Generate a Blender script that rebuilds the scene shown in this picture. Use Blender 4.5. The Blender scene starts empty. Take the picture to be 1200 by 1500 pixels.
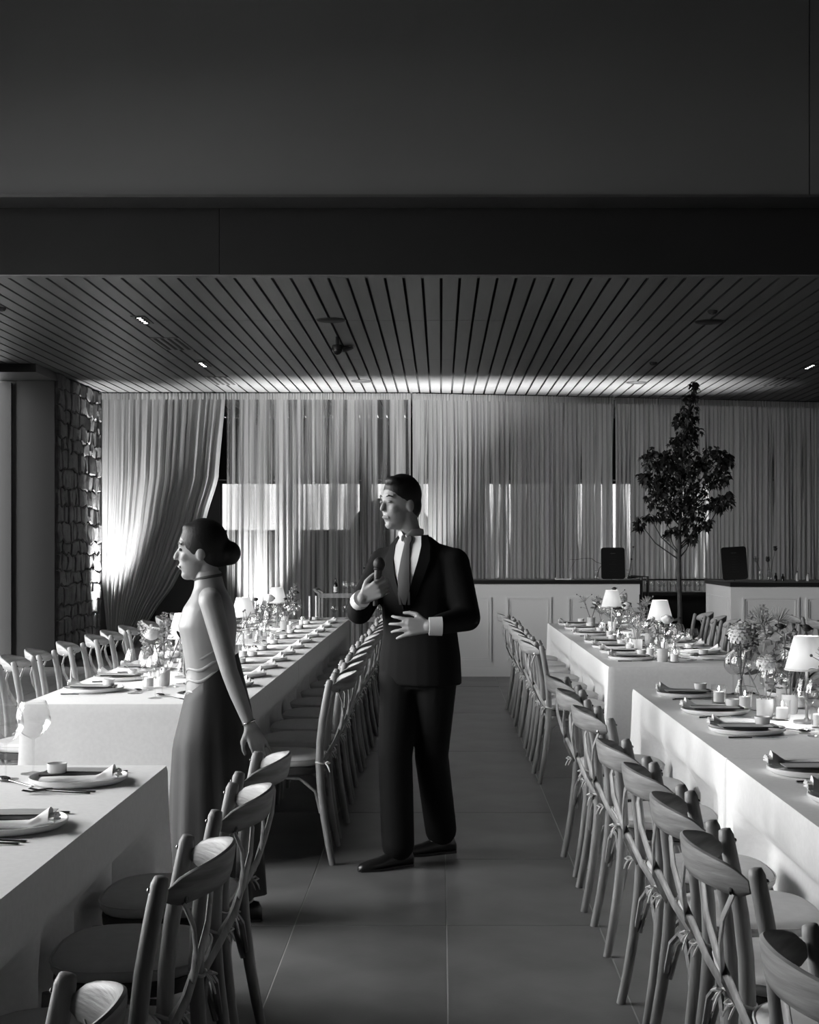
import bpy, bmesh, math, random
from mathutils import Vector, Matrix, noise as mnoise

scene = bpy.context.scene
COL = scene.collection
RNG = random.Random(7)
PI = math.pi

# ---------------------------------------------------------------- camera
cam_d = bpy.data.cameras.new('camera')
cam = bpy.data.objects.new('camera', cam_d)
COL.objects.link(cam)
cam.location = (0, 0, 1.5)
cam.rotation_euler = (PI / 2, 0, 0)
cam_d.sensor_width = 36
cam_d.lens = 36 * 2105 / 1500
cam_d.shift_x = -46 / 1500
cam_d.shift_y = 49 / 1500
cam_d.clip_start = 0.05
cam_d.clip_end = 300
scene.camera = cam

# ---------------------------------------------------------------- sky, exposure
scene.view_settings.view_transform = 'Standard'
scene.view_settings.look = 'None'
scene.view_settings.exposure = 0.12
scene.view_settings.gamma = 1.0
scene.view_settings.use_curve_mapping = False
scene.cycles.max_bounces = 8
scene.cycles.diffuse_bounces = 4
scene.cycles.transparent_max_bounces = 24
scene.cycles.caustics_reflective = False
scene.cycles.caustics_refractive = False
scene.cycles.sample_clamp_indirect = 6.0

SKY = 15.0
world = bpy.data.worlds.new('overcast_sky')
scene.world = world
world.use_nodes = True
world.node_tree.nodes['Background'].inputs[0].default_value = (1, 1, 1, 1)
world.node_tree.nodes['Background'].inputs[1].default_value = SKY


def portal(loc, rot, sx, sy):
    l = bpy.data.lights.new('window_portal', 'AREA')
    l.shape = 'RECTANGLE'
    l.size, l.size_y = sx, sy
    l.cycles.is_portal = True
    o = bpy.data.objects.new('window_portal', l)
    o.location = loc
    o.rotation_euler = rot
    COL.objects.link(o)


# openings of the left window wall: (y0, y1, z0, z1)
LEFT_OPEN = [(3.05, 4.95, 0.45, 4.9), (5.1, 7.0, 0.45, 4.9), (7.15, 9.05, 0.45, 4.9), (9.2, 11.05, 0.45, 3.4), (11.55, 13.4, 0.45, 3.4)]
BACK_OPEN = [(-3.7, -2.62, 1.72, 2.57), (-2.5, -1.32, 1.72, 2.57), (-1.2, 0.1, 1.72, 2.57), (0.7, 1.9, 0.92, 2.57),
             (2.02, 3.25, 0.92, 2.57), (3.37, 4.6, 0.92, 2.57)]
WX = -5.45
BY = 24.0
for (a, b, c, d) in LEFT_OPEN:
    portal((WX - 0.02, (a + b) / 2, (c + d) / 2), (0, -PI / 2, 0), d - c, b - a)
for (a, b, c, d) in BACK_OPEN:
    portal(((a + b) / 2, BY + 0.1, (c + d) / 2), (-PI / 2, 0, 0), b - a, d - c)

# ---------------------------------------------------------------- materials
MATS = {}


def mat(name, v, rough=0.6, noise=0.0, scale=8.0, stretch=(1, 1, 1), bump=0.0, bscale=60.0, metallic=0.0, spec=0.5, sheen=0.0):
    """grey procedural material with optional colour grain and fine relief"""
    m = bpy.data.materials.new(name)
    m.use_nodes = True
    nt = m.node_tree
    p = nt.nodes['Principled BSDF']
    p.inputs['Base Color'].default_value = (v, v, v, 1)
    p.inputs['Roughness'].default_value = rough
    p.inputs['Metallic'].default_value = metallic
    p.inputs['Specular IOR Level'].default_value = spec
    if noise or bump:
        tc = nt.nodes.new('ShaderNodeTexCoord')
        mp = nt.nodes.new('ShaderNodeMapping')
        mp.inputs['Scale'].default_value = stretch
        nt.links.new(tc.outputs['Object'], mp.inputs[0])
    if noise:
        n = nt.nodes.new('ShaderNodeTexNoise')
        n.inputs['Scale'].default_value = scale
        n.inputs['Detail'].default_value = 5
        nt.links.new(mp.outputs[0], n.inputs['Vector'])
        r = nt.nodes.new('ShaderNodeMapRange')
        r.inputs[1].default_value = 0.3
        r.inputs[2].default_value = 0.7
        r.inputs[3].default_value = v * (1 - noise)
        r.inputs[4].default_value = v * (1 + noise)
        nt.links.new(n.outputs['Fac'], r.inputs[0])
        nt.links.new(r.outputs[0], p.inputs['Base Color'])
    if bump:
        n2 = nt.nodes.new('ShaderNodeTexNoise')
        n2.inputs['Scale'].default_value = bscale
        n2.inputs['Detail'].default_value = 4
        nt.links.new(mp.outputs[0], n2.inputs['Vector'])
        b = nt.nodes.new('ShaderNodeBump')
        b.inputs['Strength'].default_value = bump
        b.inputs['Distance'].default_value = 0.01
        nt.links.new(n2.outputs['Fac'], b.inputs['Height'])
        nt.links.new(b.outputs[0], p.inputs['Normal'])
    MATS[name] = m
    return m


def emit(name, v, s):
    m = bpy.data.materials.new(name)
    m.use_nodes = True
    nt = m.node_tree
    p = nt.nodes['Principled BSDF']
    p.inputs['Base Color'].default_value = (v, v, v, 1)
    p.inputs['Emission Color'].default_value = (1, 1, 1, 1)
    p.inputs['Emission Strength'].default_value = s
    MATS[name] = m
    return m


def glass_mat(name, tint=0.97, refl=1.0, rough=0.02):
    """clear glass: Fresnel reflection over straight transmission"""
    m = bpy.data.materials.new(name)
    m.use_nodes = True
    nt = m.node_tree
    nt.nodes.clear()
    out = nt.nodes.new('ShaderNodeOutputMaterial')
    tr = nt.nodes.new('ShaderNodeBsdfTransparent')
    tr.inputs[0].default_value = (tint, tint, tint, 1)
    gl = nt.nodes.new('ShaderNodeBsdfGlossy')
    gl.inputs['Roughness'].default_value = rough
    gl.inputs[0].default_value = (refl, refl, refl, 1)
    fr = nt.nodes.new('ShaderNodeFresnel')
    geo = nt.nodes.new('ShaderNodeNewGeometry')
    ior = nt.nodes.new('ShaderNodeMapRange')      # the same reflectance from either side of the thin wall
    ior.inputs[3].default_value = 1.5
    ior.inputs[4].default_value = 1 / 1.5
    nt.links.new(geo.outputs['Backfacing'], ior.inputs[0])
    nt.links.new(ior.outputs[0], fr.inputs[0])
    mx = nt.nodes.new('ShaderNodeMixShader')
    nt.links.new(fr.outputs[0], mx.inputs[0])
    nt.links.new(tr.outputs[0], mx.inputs[1])
    nt.links.new(gl.outputs[0], mx.inputs[2])
    nt.links.new(mx.outputs[0], out.inputs[0])
    MATS[name] = m
    return m


def sheer(name, v, lo, hi, scale, seed=0.0, trans=0.5, a=0.36, b=0.64):
    """sheer fabric: woven density varies across the width, one value per fold strip"""
    m = bpy.data.materials.new(name)
    m.use_nodes = True
    nt = m.node_tree
    nt.nodes.clear()
    N = nt.nodes.new
    L = nt.links.new
    out = N('ShaderNodeOutputMaterial')
    tc = N('ShaderNodeTexCoord')
    sep = N('ShaderNodeSeparateXYZ')
    L(tc.outputs['UV'], sep.inputs[0])
    cmb = N('ShaderNodeCombineXYZ')
    L(sep.outputs[0], cmb.inputs[0])
    sc = N('ShaderNodeMath'); sc.operation = 'MULTIPLY'; sc.inputs[1].default_value = 0.02
    L(sep.outputs[1], sc.inputs[0])
    L(sc.outputs[0], cmb.inputs[1])
    cmb.inputs[2].default_value = seed
    n = N('ShaderNodeTexNoise')
    n.inputs['Scale'].default_value = scale
    n.inputs['Detail'].default_value = 3
    n.inputs['Roughness'].default_value = 0.6
    L(cmb.outputs[0], n.inputs['Vector'])
    r = N('ShaderNodeMapRange')
    r.inputs[1].default_value = a
    r.inputs[2].default_value = b
    r.inputs[3].default_value = lo
    r.inputs[4].default_value = hi
    L(n.outputs['Fac'], r.inputs[0])
    tr = N('ShaderNodeBsdfTransparent')
    df = N('ShaderNodeBsdfDiffuse'); df.inputs[0].default_value = (v, v, v, 1)
    tl = N('ShaderNodeBsdfTranslucent'); tl.inputs[0].default_value = (v, v, v, 1)
    m1 = N('ShaderNodeMixShader'); m1.inputs[0].default_value = trans
    L(df.outputs[0], m1.inputs[1]); L(tl.outputs[0], m1.inputs[2])
    m2 = N('ShaderNodeMixShader')
    L(r.outputs[0], m2.inputs[0])
    L(tr.outputs[0], m2.inputs[1]); L(m1.outputs[0], m2.inputs[2])
    L(m2.outputs[0], out.inputs[0])
    MATS[name] = m
    return m


def translucent(name, v, mix=0.5):
    m = bpy.data.materials.new(name)
    m.use_nodes = True
    nt = m.node_tree
    nt.nodes.clear()
    out = nt.nodes.new('ShaderNodeOutputMaterial')
    df = nt.nodes.new('ShaderNodeBsdfDiffuse'); df.inputs[0].default_value = (v, v, v, 1)
    tl = nt.nodes.new('ShaderNodeBsdfTranslucent'); tl.inputs[0].default_value = (v, v, v, 1)
    mx = nt.nodes.new('ShaderNodeMixShader'); mx.inputs[0].default_value = mix
    nt.links.new(df.outputs[0], mx.inputs[1]); nt.links.new(tl.outputs[0], mx.inputs[2])
    nt.links.new(mx.outputs[0], out.inputs[0])
    MATS[name] = m
    return m


def menu_print(name):
    """pale paper with rows of fine print too small to read"""
    m = mat(name, 0.42, 0.7)
    nt = m.node_tree
    p = nt.nodes['Principled BSDF']
    tc = nt.nodes.new('ShaderNodeTexCoord')
    w = nt.nodes.new('ShaderNodeTexWave')
    w.bands_direction = 'Y'
    w.inputs['Scale'].default_value = 14
    nt.links.new(tc.outputs['Object'], w.inputs[0])
    r = nt.nodes.new('ShaderNodeMapRange')
    r.inputs[1].default_value = 0.7
    r.inputs[2].default_value = 0.95
    r.inputs[3].default_value = 0.42
    r.inputs[4].default_value = 0.3
    nt.links.new(w.outputs['Fac'], r.inputs[0])
    nt.links.new(r.outputs[0], p.inputs['Base Color'])
    return m


mat('tile', 0.13, 0.38, 0.22, 3.0, bump=0.04, bscale=90, spec=0.4)
mat('grout', 0.42, 0.8)
mat('plank', 0.095, 0.42, 0.10, 3.0, (6, 0.4, 1), spec=0.4)
mat('slot', 0.004, 0.9)
mat('plaster_hall', 0.088, 0.8, 0.05, 1.0)
mat('plaster_dark', 0.10, 0.8, 0.06, 1.2)
mat('band_black', 0.009, 0.7, 0.1, 2.0, spec=0.2)
mat('panel_grey', 0.022, 0.7, 0.05, 3)
mat('frame_dark', 0.03, 0.5)
mat('wall_grey', 0.2, 0.8)
mat('stone', 0.12, 0.85, 0.35, 9.0, bump=0.6, bscale=40)
mat('mortar', 0.05, 0.95)
mat('added_facade', 0.15, 0.8, 0.1, 1.0)
mat('ground', 0.22, 0.9, 0.1, 1.0)
mat('cloth', 0.8, 0.85, 0.03, 60.0, bump=0.08, bscale=400, spec=0.2)
mat('wood', 0.21, 0.5, 0.45, 26.0, (1, 1, 0.12), bump=0.12, bscale=90)
mat('wood_rail', 0.22, 0.45, 0.45, 22.0, (0.5, 0.16, 2.4), bump=0.12, bscale=60)
mat('wood_dark', 0.05, 0.6, 0.2, 20)
mat('cushion', 0.6, 0.8, 0.04, 30, bump=0.08, bscale=300, spec=0.2)
mat('cotton', 0.7, 0.9)
mat('porcelain', 0.8, 0.25)
mat('board', 0.03, 0.5)
mat('napkin', 0.82, 0.85)
menu_print('menu_card')
mat('steel', 0.35, 0.22, metallic=1.0)
mat('black_metal', 0.02, 0.4)
mat('wax', 0.85, 0.5)
mat('ceramic', 0.5, 0.5, 0.08, 20)
mat('brass', 0.3, 0.35, metallic=0.8)
translucent('lamp_shade', 0.85, 0.5)
mat('petal_white', 0.78, 0.7)
mat('petal_grey', 0.4, 0.7)
mat('petal_dark', 0.03, 0.6)
mat('leaf_green', 0.1, 0.6, 0.3, 20)
mat('leaf_pale', 0.25, 0.6, 0.3, 20)
mat('stem', 0.12, 0.7)
mat('tree_leaf', 0.012, 0.6, 0.3, 10)
mat('bark', 0.05, 0.8, 0.3, 30, bump=0.3)
mat('bar_paint', 0.68, 0.55)
mat('counter_black', 0.012, 0.3)
mat('skin', 0.27, 0.5, 0.05, 20)
mat('lip', 0.2, 0.5)
mat('eye', 0.1, 0.3)
mat('hair', 0.006, 0.5, bump=0.15, bscale=120, spec=0.3)
mat('suit', 0.004, 0.85, spec=0.15)
mat('shirt', 0.62, 0.8)
mat('tie', 0.035, 0.7)
mat('satin', 0.27, 0.38, 0.05, 6)
mat('skirt', 0.015, 0.6, spec=0.3)
mat('shoe', 0.01, 0.3)
mat('grille', 0.006, 0.6)
mat('lens', 0.02, 0.2)
emit('downlight', 1.0, 9.0)
emit('flame', 1.0, 30.0)
glass_mat('glass', 0.97)
glass_mat('pane', 0.92)
mat('wine_dark', 0.01, 0.15)
mat('emblem', 0.10, 0.6)
sheer('sheer_thin', 0.62, 0.12, 0.93, 5.5, 1.0, 0.5, 0.44, 0.56)
sheer('sheer_full', 0.6, 0.22, 0.975, 13.0, 4.0, 0.5, 0.31, 0.40)
sheer('sheer_dense', 0.6, 0.85, 0.985, 7.0, 8.0)


# ---------------------------------------------------------------- mesh helpers
class MB:
    def __init__(s):
        s.v = []; s.f = []; s.uv = None

    def add(s, vs, fs):
        o = len(s.v)
        s.v += [tuple(p) for p in vs]
        s.f += [tuple(i + o for i in f) for f in fs]
        return s

    def box(s, c, d, rz=0, m=None):
        x, y, z = d[0] / 2, d[1] / 2, d[2] / 2
        vs = [Vector(p) for p in ((-x, -y, -z), (x, -y, -z), (x, y, -z), (-x, y, -z), (-x, -y, z), (x, -y, z), (x, y, z), (-x, y, z))]
        if rz:
            R = Matrix.Rotation(rz, 3, 'Z'); vs = [R @ p for p in vs]
        if m is not None:
            vs = [m @ p for p in vs]
        vs = [p + Vector(c) for p in vs]
        return s.add(vs, [(0, 3, 2, 1), (4, 5, 6, 7), (0, 1, 5, 4), (1, 2, 6, 5), (2, 3, 7, 6), (3, 0, 4, 7)])

    def rings(s, rs, closed=True, cap=True):
        """loft a list of rings with equal vertex counts"""
        n = len(rs[0]); vs = [p for r in rs for p in r]; fs = []
        for i in range(len(rs) - 1):
            for j in range(n if closed else n - 1):
                k = (j + 1) % n
                fs.append((i * n + j, i * n + k, (i + 1) * n + k, (i + 1) * n + j))
        if cap and closed:
            fs.append(tuple(reversed(range(n))))
            fs.append(tuple((len(rs) - 1) * n + j for j in range(n)))
        return s.add(vs, fs)

    def tube(s, pts, r, n=8, cap=True, flat=None, up=None):
        """tube along pts; r number or list; flat=(a,b) gives a flattened section"""
        pts = [Vector(p) for p in pts]
        if not isinstance(r, (list, tuple)):
            r = [r] * len(pts)
        rs = []
        prev = None
        for i, p in enumerate(pts):
            t = (pts[min(i + 1, len(pts) - 1)] - pts[max(i - 1, 0)]).normalized()
            if up is not None:
                a = Vector(up)
            elif prev is None:
                a = Vector((0, 0, 1)) if abs(t.z) < 0.9 else Vector((1, 0, 0))
            else:
                a = prev
            a = (a - t * a.dot(t)).normalized()
            prev = a
            b = t.cross(a)
            fa, fb = flat if flat else (1, 1)
            rs.append([p + (a * math.cos(2 * PI * j / n) * fa + b * math.sin(2 * PI * j / n) * fb) * r[i] for j in range(n)])
        return s.rings(rs, True, cap)

    def lathe(s, prof, n=16, c=(0, 0, 0), cap=False):
        rs = [[(c[0] + r * math.cos(2 * PI * j / n), c[1] + r * math.sin(2 * PI * j / n), c[2] + z) for j in range(n)] for r, z in prof]
        return s.rings(rs, True, cap)

    def ball(s, c, r, n=10, m=6, rot=None):
        if not isinstance(r, (tuple, list)):
            r = (r, r, r)
        rs = []
        for i in range(m + 1):
            a = -PI / 2 + PI * i / m
            ca = max(math.cos(a), 0.02)
            ring = [Vector((r[0] * ca * math.cos(2 * PI * j / n), r[1] * ca * math.sin(2 * PI * j / n), r[2] * math.sin(a))) for j in range(n)]
            if rot is not None:
                ring = [rot @ p for p in ring]
            rs.append([p + Vector(c) for p in ring])
        return s.rings(rs, True, True)

    def mesh(s, name, smooth=35):
        me = bpy.data.meshes.new(name)
        me.from_pydata(s.v, [], s.f)
        if s.uv:
            l = me.uv_layers.new(name='UVMap')
            for lp in me.loops:
                l.data[lp.index].uv = s.uv[lp.vertex_index]
        if smooth:
            me.shade_smooth()
            me.set_sharp_from_angle(angle=math.radians(smooth))
        return me

    def build(s, name, m, parent=None, smooth=35, loc=None):
        me = s.mesh(name, smooth)
        me.materials.append(MATS[m])
        return obj(name, me, parent, loc)


def obj(name, me, parent=None, loc=None, rot=None):
    o = bpy.data.objects.new(name, me)
    COL.objects.link(o)
    if parent:
        o.parent = parent
    if loc:
        o.location = loc
    if rot:
        o.rotation_euler = rot
    return o


def tag(o, label=None, cat=None, group=None, kind=None):
    if label: o['label'] = label
    if cat: o['category'] = cat
    if group: o['group'] = group
    if kind: o['kind'] = kind
    return o


def thing(name, label, cat, loc=(0, 0, 0), rz=0, group=None):
    o = bpy.data.objects.new(name, None)
    o.empty_display_size = 0.1
    COL.objects.link(o)
    o.location = loc
    o.rotation_euler = (0, 0, rz)
    return tag(o, label, cat, group)


def dup(root, loc=None, rz=None, label=None, group=None, scale=None):
    r = root.copy(); COL.objects.link(r)
    if loc is not None: r.location = loc
    if rz is not None: r.rotation_euler = (0, 0, rz) if not isinstance(rz, tuple) else rz
    if label: r['label'] = label
    if group: r['group'] = group
    if scale: r.scale = (scale,) * 3 if not isinstance(scale, tuple) else scale
    for ch in root.children:
        c = ch.copy(); COL.objects.link(c); c.parent = r
        for g in ch.children:
            d = g.copy(); COL.objects.link(d); d.parent = c
    return r


class Proto:
    """first placement uses the built thing itself, later ones copies of it"""
    def __init__(s, root):
        s.root = root; s.used = False

    def put(s, loc, rz, label, group=None, scale=None):
        if not s.used:
            s.used = True
            r = s.root
            r.location = loc
            r.rotation_euler = (0, 0, rz) if not isinstance(rz, tuple) else rz
            r['label'] = label
            if group: r['group'] = group
            if scale: r.scale = (scale,) * 3 if not isinstance(scale, tuple) else scale
            return r
        return dup(s.root, loc, rz, label, group, scale)


def struct(name, mb, m, parent=None, smooth=0):
    o = mb.build(name, m, parent, smooth)
    if parent is None:
        o['kind'] = 'structure'
    return o


ORD = ['first', 'second', 'third', 'fourth', 'fifth', 'sixth', 'seventh', 'eighth', 'ninth', 'tenth', 'eleventh', 'twelfth', 'thirteenth']

# ================================================================ THE SETTING
CZ = 3.634            # slatted ceiling height
HZ = 6.4              # ceiling of the hall in front
RX = 7.0              # right wall
NY = -4.0             # wall behind the camera

# floor: grout bed with porcelain tiles 0.6 x 1.2
fl = struct('floor', MB().box(((WX + RX) / 2, (NY + BY) / 2, -0.0265), (RX - WX, BY - NY, 0.05)), 'grout')
JX, JY = 0.022, 5.673
tw, tl_, gap = 0.6, 1.2, 0.005
tmesh = MB().box((0, 0, 0), (tw - gap, tl_ - gap, 0.008)).mesh('tile', 0)
tmesh.materials.append(MATS['tile'])
rest = MB()
for i in range(-10, 13):
    for j in range(-9, 17):
        x0 = JX + tw * i; y0 = JY + tl_ * j
        cx, cy = x0 + tw / 2, y0 + tl_ / 2
        if x0 < WX - 0.3 or x0 + tw > RX + 0.3 or y0 < NY or y0 + tl_ > BY:
            continue
        seen = 1.9 < cy < 20.2 and abs(cx) < min(4.9, 0.6 + cy * 0.33)
        if seen:
            obj('tile', tmesh, fl, (cx, cy, -0.004 + 0.0006 * math.sin(i * 5.1 + j * 3.3)))
        else:
            rest.box((cx, cy, -0.004), (tw - gap, tl_ - gap, 0.008))
tag(rest.build('tile_field', 'tile', fl, 0), kind='stuff')

# slatted ceiling from the beam to the back wall
BEAM = 11.34
ce = struct('ceiling', MB().box(((WX + RX) / 2, (BEAM + BY) / 2, CZ + 0.06), (RX - WX, BY - BEAM, 0.04)), 'slot')
pitch = 0.15
segs = [(BEAM + 0.005, 13.63), (13.63, 16.5), (16.5, 19.4), (19.4, BY)]
rest = MB()
for k, (a, b) in enumerate(segs):
    pm = MB().box((0, 0, 0.011), (pitch - 0.024, b - a - 0.006, 0.022)).mesh('plank', 0)
    pm.materials.append(MATS['plank'])
    for i in range(-37, 47):
        cx = 0.002 + pitch * (i + 0.5)
        if cx < WX + 0.06 or cx > RX - 0.06:
            continue
        lim0, lim1 = -0.31 * b - 0.15, 0.2645 * b + 0.15
        if lim0 < cx < lim1 and k < 4 and not (k == 3 and (cx < -4.8 or cx > 5.3)):
            obj('plank', pm, ce, (cx, (a + b) / 2, CZ))
        else:
            rest.box((cx, (a + b) / 2, CZ + 0.011), (pitch - 0.024, b - a - 0.006, 0.022))
tag(rest.build('plank_field', 'plank', ce, 0), kind='stuff')

# beam: dark band under a plastered bulkhead
bd = struct('trim_1', MB().box(((WX - 1.9) / 2, BEAM - 0.03, 3.95), (-1.9 - WX, 0.08, 0.66)).box(((RX - 1.9) / 2, BEAM - 0.03, 3.95), (RX + 1.9, 0.08, 0.66)), 'band_black')
MB().box(((WX - 1.735) / 2, BEAM - 0.08, 3.945), (-1.735 - WX - 0.004, 0.02, 0.65)).build('band_panel', 'band_black', bd, 0)
MB().box(((RX - 1.735) / 2, BEAM - 0.08, 3.945), (RX + 1.735 - 0.004, 0.02, 0.65)).build('band_panel', 'band_black', bd, 0)
MB().box(((WX + RX) / 2, BEAM - 0.05, 3.614), (RX - WX, 0.09, 0.010)).build('edge_lip', 'plank', bd, 0)
BU = BEAM - 0.34
bk = struct('wall_bulkhead', MB().box(((WX + RX) / 2, BU + 0.1, (4.16 + HZ) / 2), (RX - WX, 0.3, HZ - 4.16)), 'slot')
for (a, b) in ((WX, 2.8), (2.808, RX)):
    MB().box(((a + b) / 2, BU - 0.06, (4.14 + HZ) / 2), (b - a, 0.02, HZ - 4.14)).build('panel', 'plaster_hall', bk, 0)
struct('trim_2', MB().box(((WX + RX) / 2, BU + 0.06, 4.148), (RX - WX, 0.36, 0.02)), 'frame_dark')
struct('ceiling_hall', MB().box(((WX + RX) / 2, (NY + BU) / 2, HZ + 0.05), (RX - WX, BU - NY + 0.3, 0.1)), 'plaster_dark')
struct('wall_right', MB().box((RX + 0.1, (NY + BY) / 2, HZ / 2), (0.2, BY - NY, HZ)), 'plaster_dark')
struct('wall_rear', MB().box(((WX + RX) / 2, NY - 0.1, HZ / 2), (RX - WX, 0.2, HZ)), 'plaster_dark')

# left wall with tall windows (they begin just outside the picture)
lw = MB()
ys = [NY] + [e for o in LEFT_OPEN for e in (o[0], o[1])] + [17.3]
for a, b in zip(ys[0::2], ys[1::2]):
    lw.box((WX - 0.1, (a + b) / 2, HZ / 2), (0.2, b - a, HZ))
for (a, b, c, d) in LEFT_OPEN:
    lw.box((WX - 0.1, (a + b) / 2, c / 2), (0.2, b - a, c))
    lw.box((WX - 0.1, (a + b) / 2, (d + HZ) / 2), (0.2, b - a, HZ - d))
struct('wall_left', lw, 'wall_grey')
for n, (a, b, c, d) in enumerate(LEFT_OPEN):
    f = MB()
    for yy in (a + 0.025, b - 0.025):
        f.box((WX - 0.08, yy, (c + d) / 2), (0.06, 0.05, d - c))
    for zz in (c + 0.025, d - 0.025, 2.4):
        f.box((WX - 0.08, (a + b) / 2, zz), (0.06, b - a - 0.1, 0.05))
    w = struct('window_%d' % (n + 1), f, 'frame_dark')
    MB().box((WX - 0.08, (a + b) / 2, (c + 2.4) / 2), (0.012, b - a - 0.1, 2.4 - c - 0.08)).build('pane', 'pane', w, 0)
    MB().box((WX - 0.08, (a + b) / 2, (2.4 + d) / 2), (0.012, b - a - 0.1, d - 2.4 - 0.08)).build('pane', 'pane', w, 0)

# stepped left corner: panels facing the hall, then the rough stone wall
SX = -4.76
wc = struct('wall_corner', MB().box(((WX + SX) / 2, 17.95, CZ / 2), (SX - WX, 0.4, CZ)), 'frame_dark')
MB().box((-5.0, 17.74, CZ / 2 - 0.03), (0.475, 0.05, CZ - 0.08)).build('panel', 'panel_grey', wc, 0)
MB().box((-5.36, 17.70, CZ / 2 - 0.06), (0.145, 0.05, CZ - 0.14)).build('panel', 'panel_grey', wc, 0)
MB().box((-5.1, 17.3, CZ - 0.05), (0.7, 0.9, 0.1)).build('shade_box', 'frame_dark', wc, 0)
ws = struct('wall_stone', MB().box((SX - 0.1, (18.15 + BY) / 2, CZ / 2), (0.2, BY - 18.15, CZ)), 'mortar')
rs = random.Random(3)
cells = []
z = 0.0
while z < CZ - 0.05:
    h = rs.uniform(0.14, 0.26)
    h = min(h, CZ - 0.01 - z)
    y = 17.76
    while y < 19.98:
        w_ = min(rs.uniform(0.11, 0.26), 19.99 - y)
        cells.append((y, z, w_, h)); y += w_
    z += h
for (y, z, w_, h) in cells[:298]:
    def jit(a, b):
        v = mnoise.noise_vector(Vector((a * 7.3, b * 7.3, 2.0)))
        return (a + v.x * 0.06, b + v.y * 0.07)
    cs = [jit(y, z), jit(y + w_ * .5, z), jit(y + w_, z), jit(y + w_, z + h * .5), jit(y + w_, z + h), jit(y + w_ * .5, z + h), jit(y, z + h), jit(y, z + h * .5)]
    mx = sum(c[0] for c in cs) / 8; mz = sum(c[1] for c in cs) / 8
    d1 = rs.uniform(0.02, 0.05); tl1, tl2 = rs.uniform(-.012, .012), rs.uniform(-.012, .012)
    r0 = [(SX - 0.02, mx + (c[0] - mx) * .97, mz + (c[1] - mz) * .97) for c in cs]
    r1 = [(SX + d1 * .7, mx + (c[0] - mx) * .93, mz + (c[1] - mz) * .93) for c in cs]
    r2 = [(SX + d1 + (tl1 if c[0] > mx else -tl1) * .5 + (tl2 if c[1] > mz else -tl2) * .5, mx + (c[0] - mx) * .78, mz + (c[1] - mz) * .78) for c in cs]
    MB().rings([r0, r1, r2]).build('stone', 'stone', ws, 20)

# back room wall with windows, seen through the sheer curtains
bw = MB()
xs = [WX] + [e for o in BACK_OPEN for e in (o[0], o[1])] + [RX]
for a, b in zip(xs[0::2], xs[1::2]):
    bw.box(((a + b) / 2, BY + 0.1, CZ / 2), (b - a, 0.2, CZ))
for (a, b, c, d) in BACK_OPEN:
    bw.box(((a + b) / 2, BY + 0.1, c / 2), (b - a, 0.2, c))
    bw.box(((a + b) / 2, BY + 0.1, (d + CZ) / 2), (b - a, 0.2, CZ - d))
struct('wall_back', bw, 'plaster_dark')
struct('trim_3', MB().box((0.7, BY - 0.25, 3.08), (11, 0.3, 1.0)), 'band_black')
for n, (a, b, c, d) in enumerate(BACK_OPEN):
    f = MB()
    for xx in (a + 0.02, b - 0.02):
        f.box((xx, BY + 0.06, (c + d) / 2), (0.04, 0.06, d - c))
    for zz in (c + 0.02, d - 0.02):
        f.box(((a + b) / 2, BY + 0.06, zz), (b - a, 0.06, 0.04))
    w = struct('window_%d' % (n + 11), f, 'frame_dark')
    MB().box(((a + b) / 2, BY + 0.06, (c + d) / 2), (b - a - 0.08, 0.01, d - c - 0.08)).build('pane', 'pane', w, 0)
struct('wall_added_exterior', MB().box((0, 33, 6), (60, 1.0, 12.6)), 'added_facade')  # outside wall added to cut the sky brightness in the back windows
struct('ground', MB().box((0, 10, -0.35), (120, 120, 0.2)), 'ground')

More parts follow.
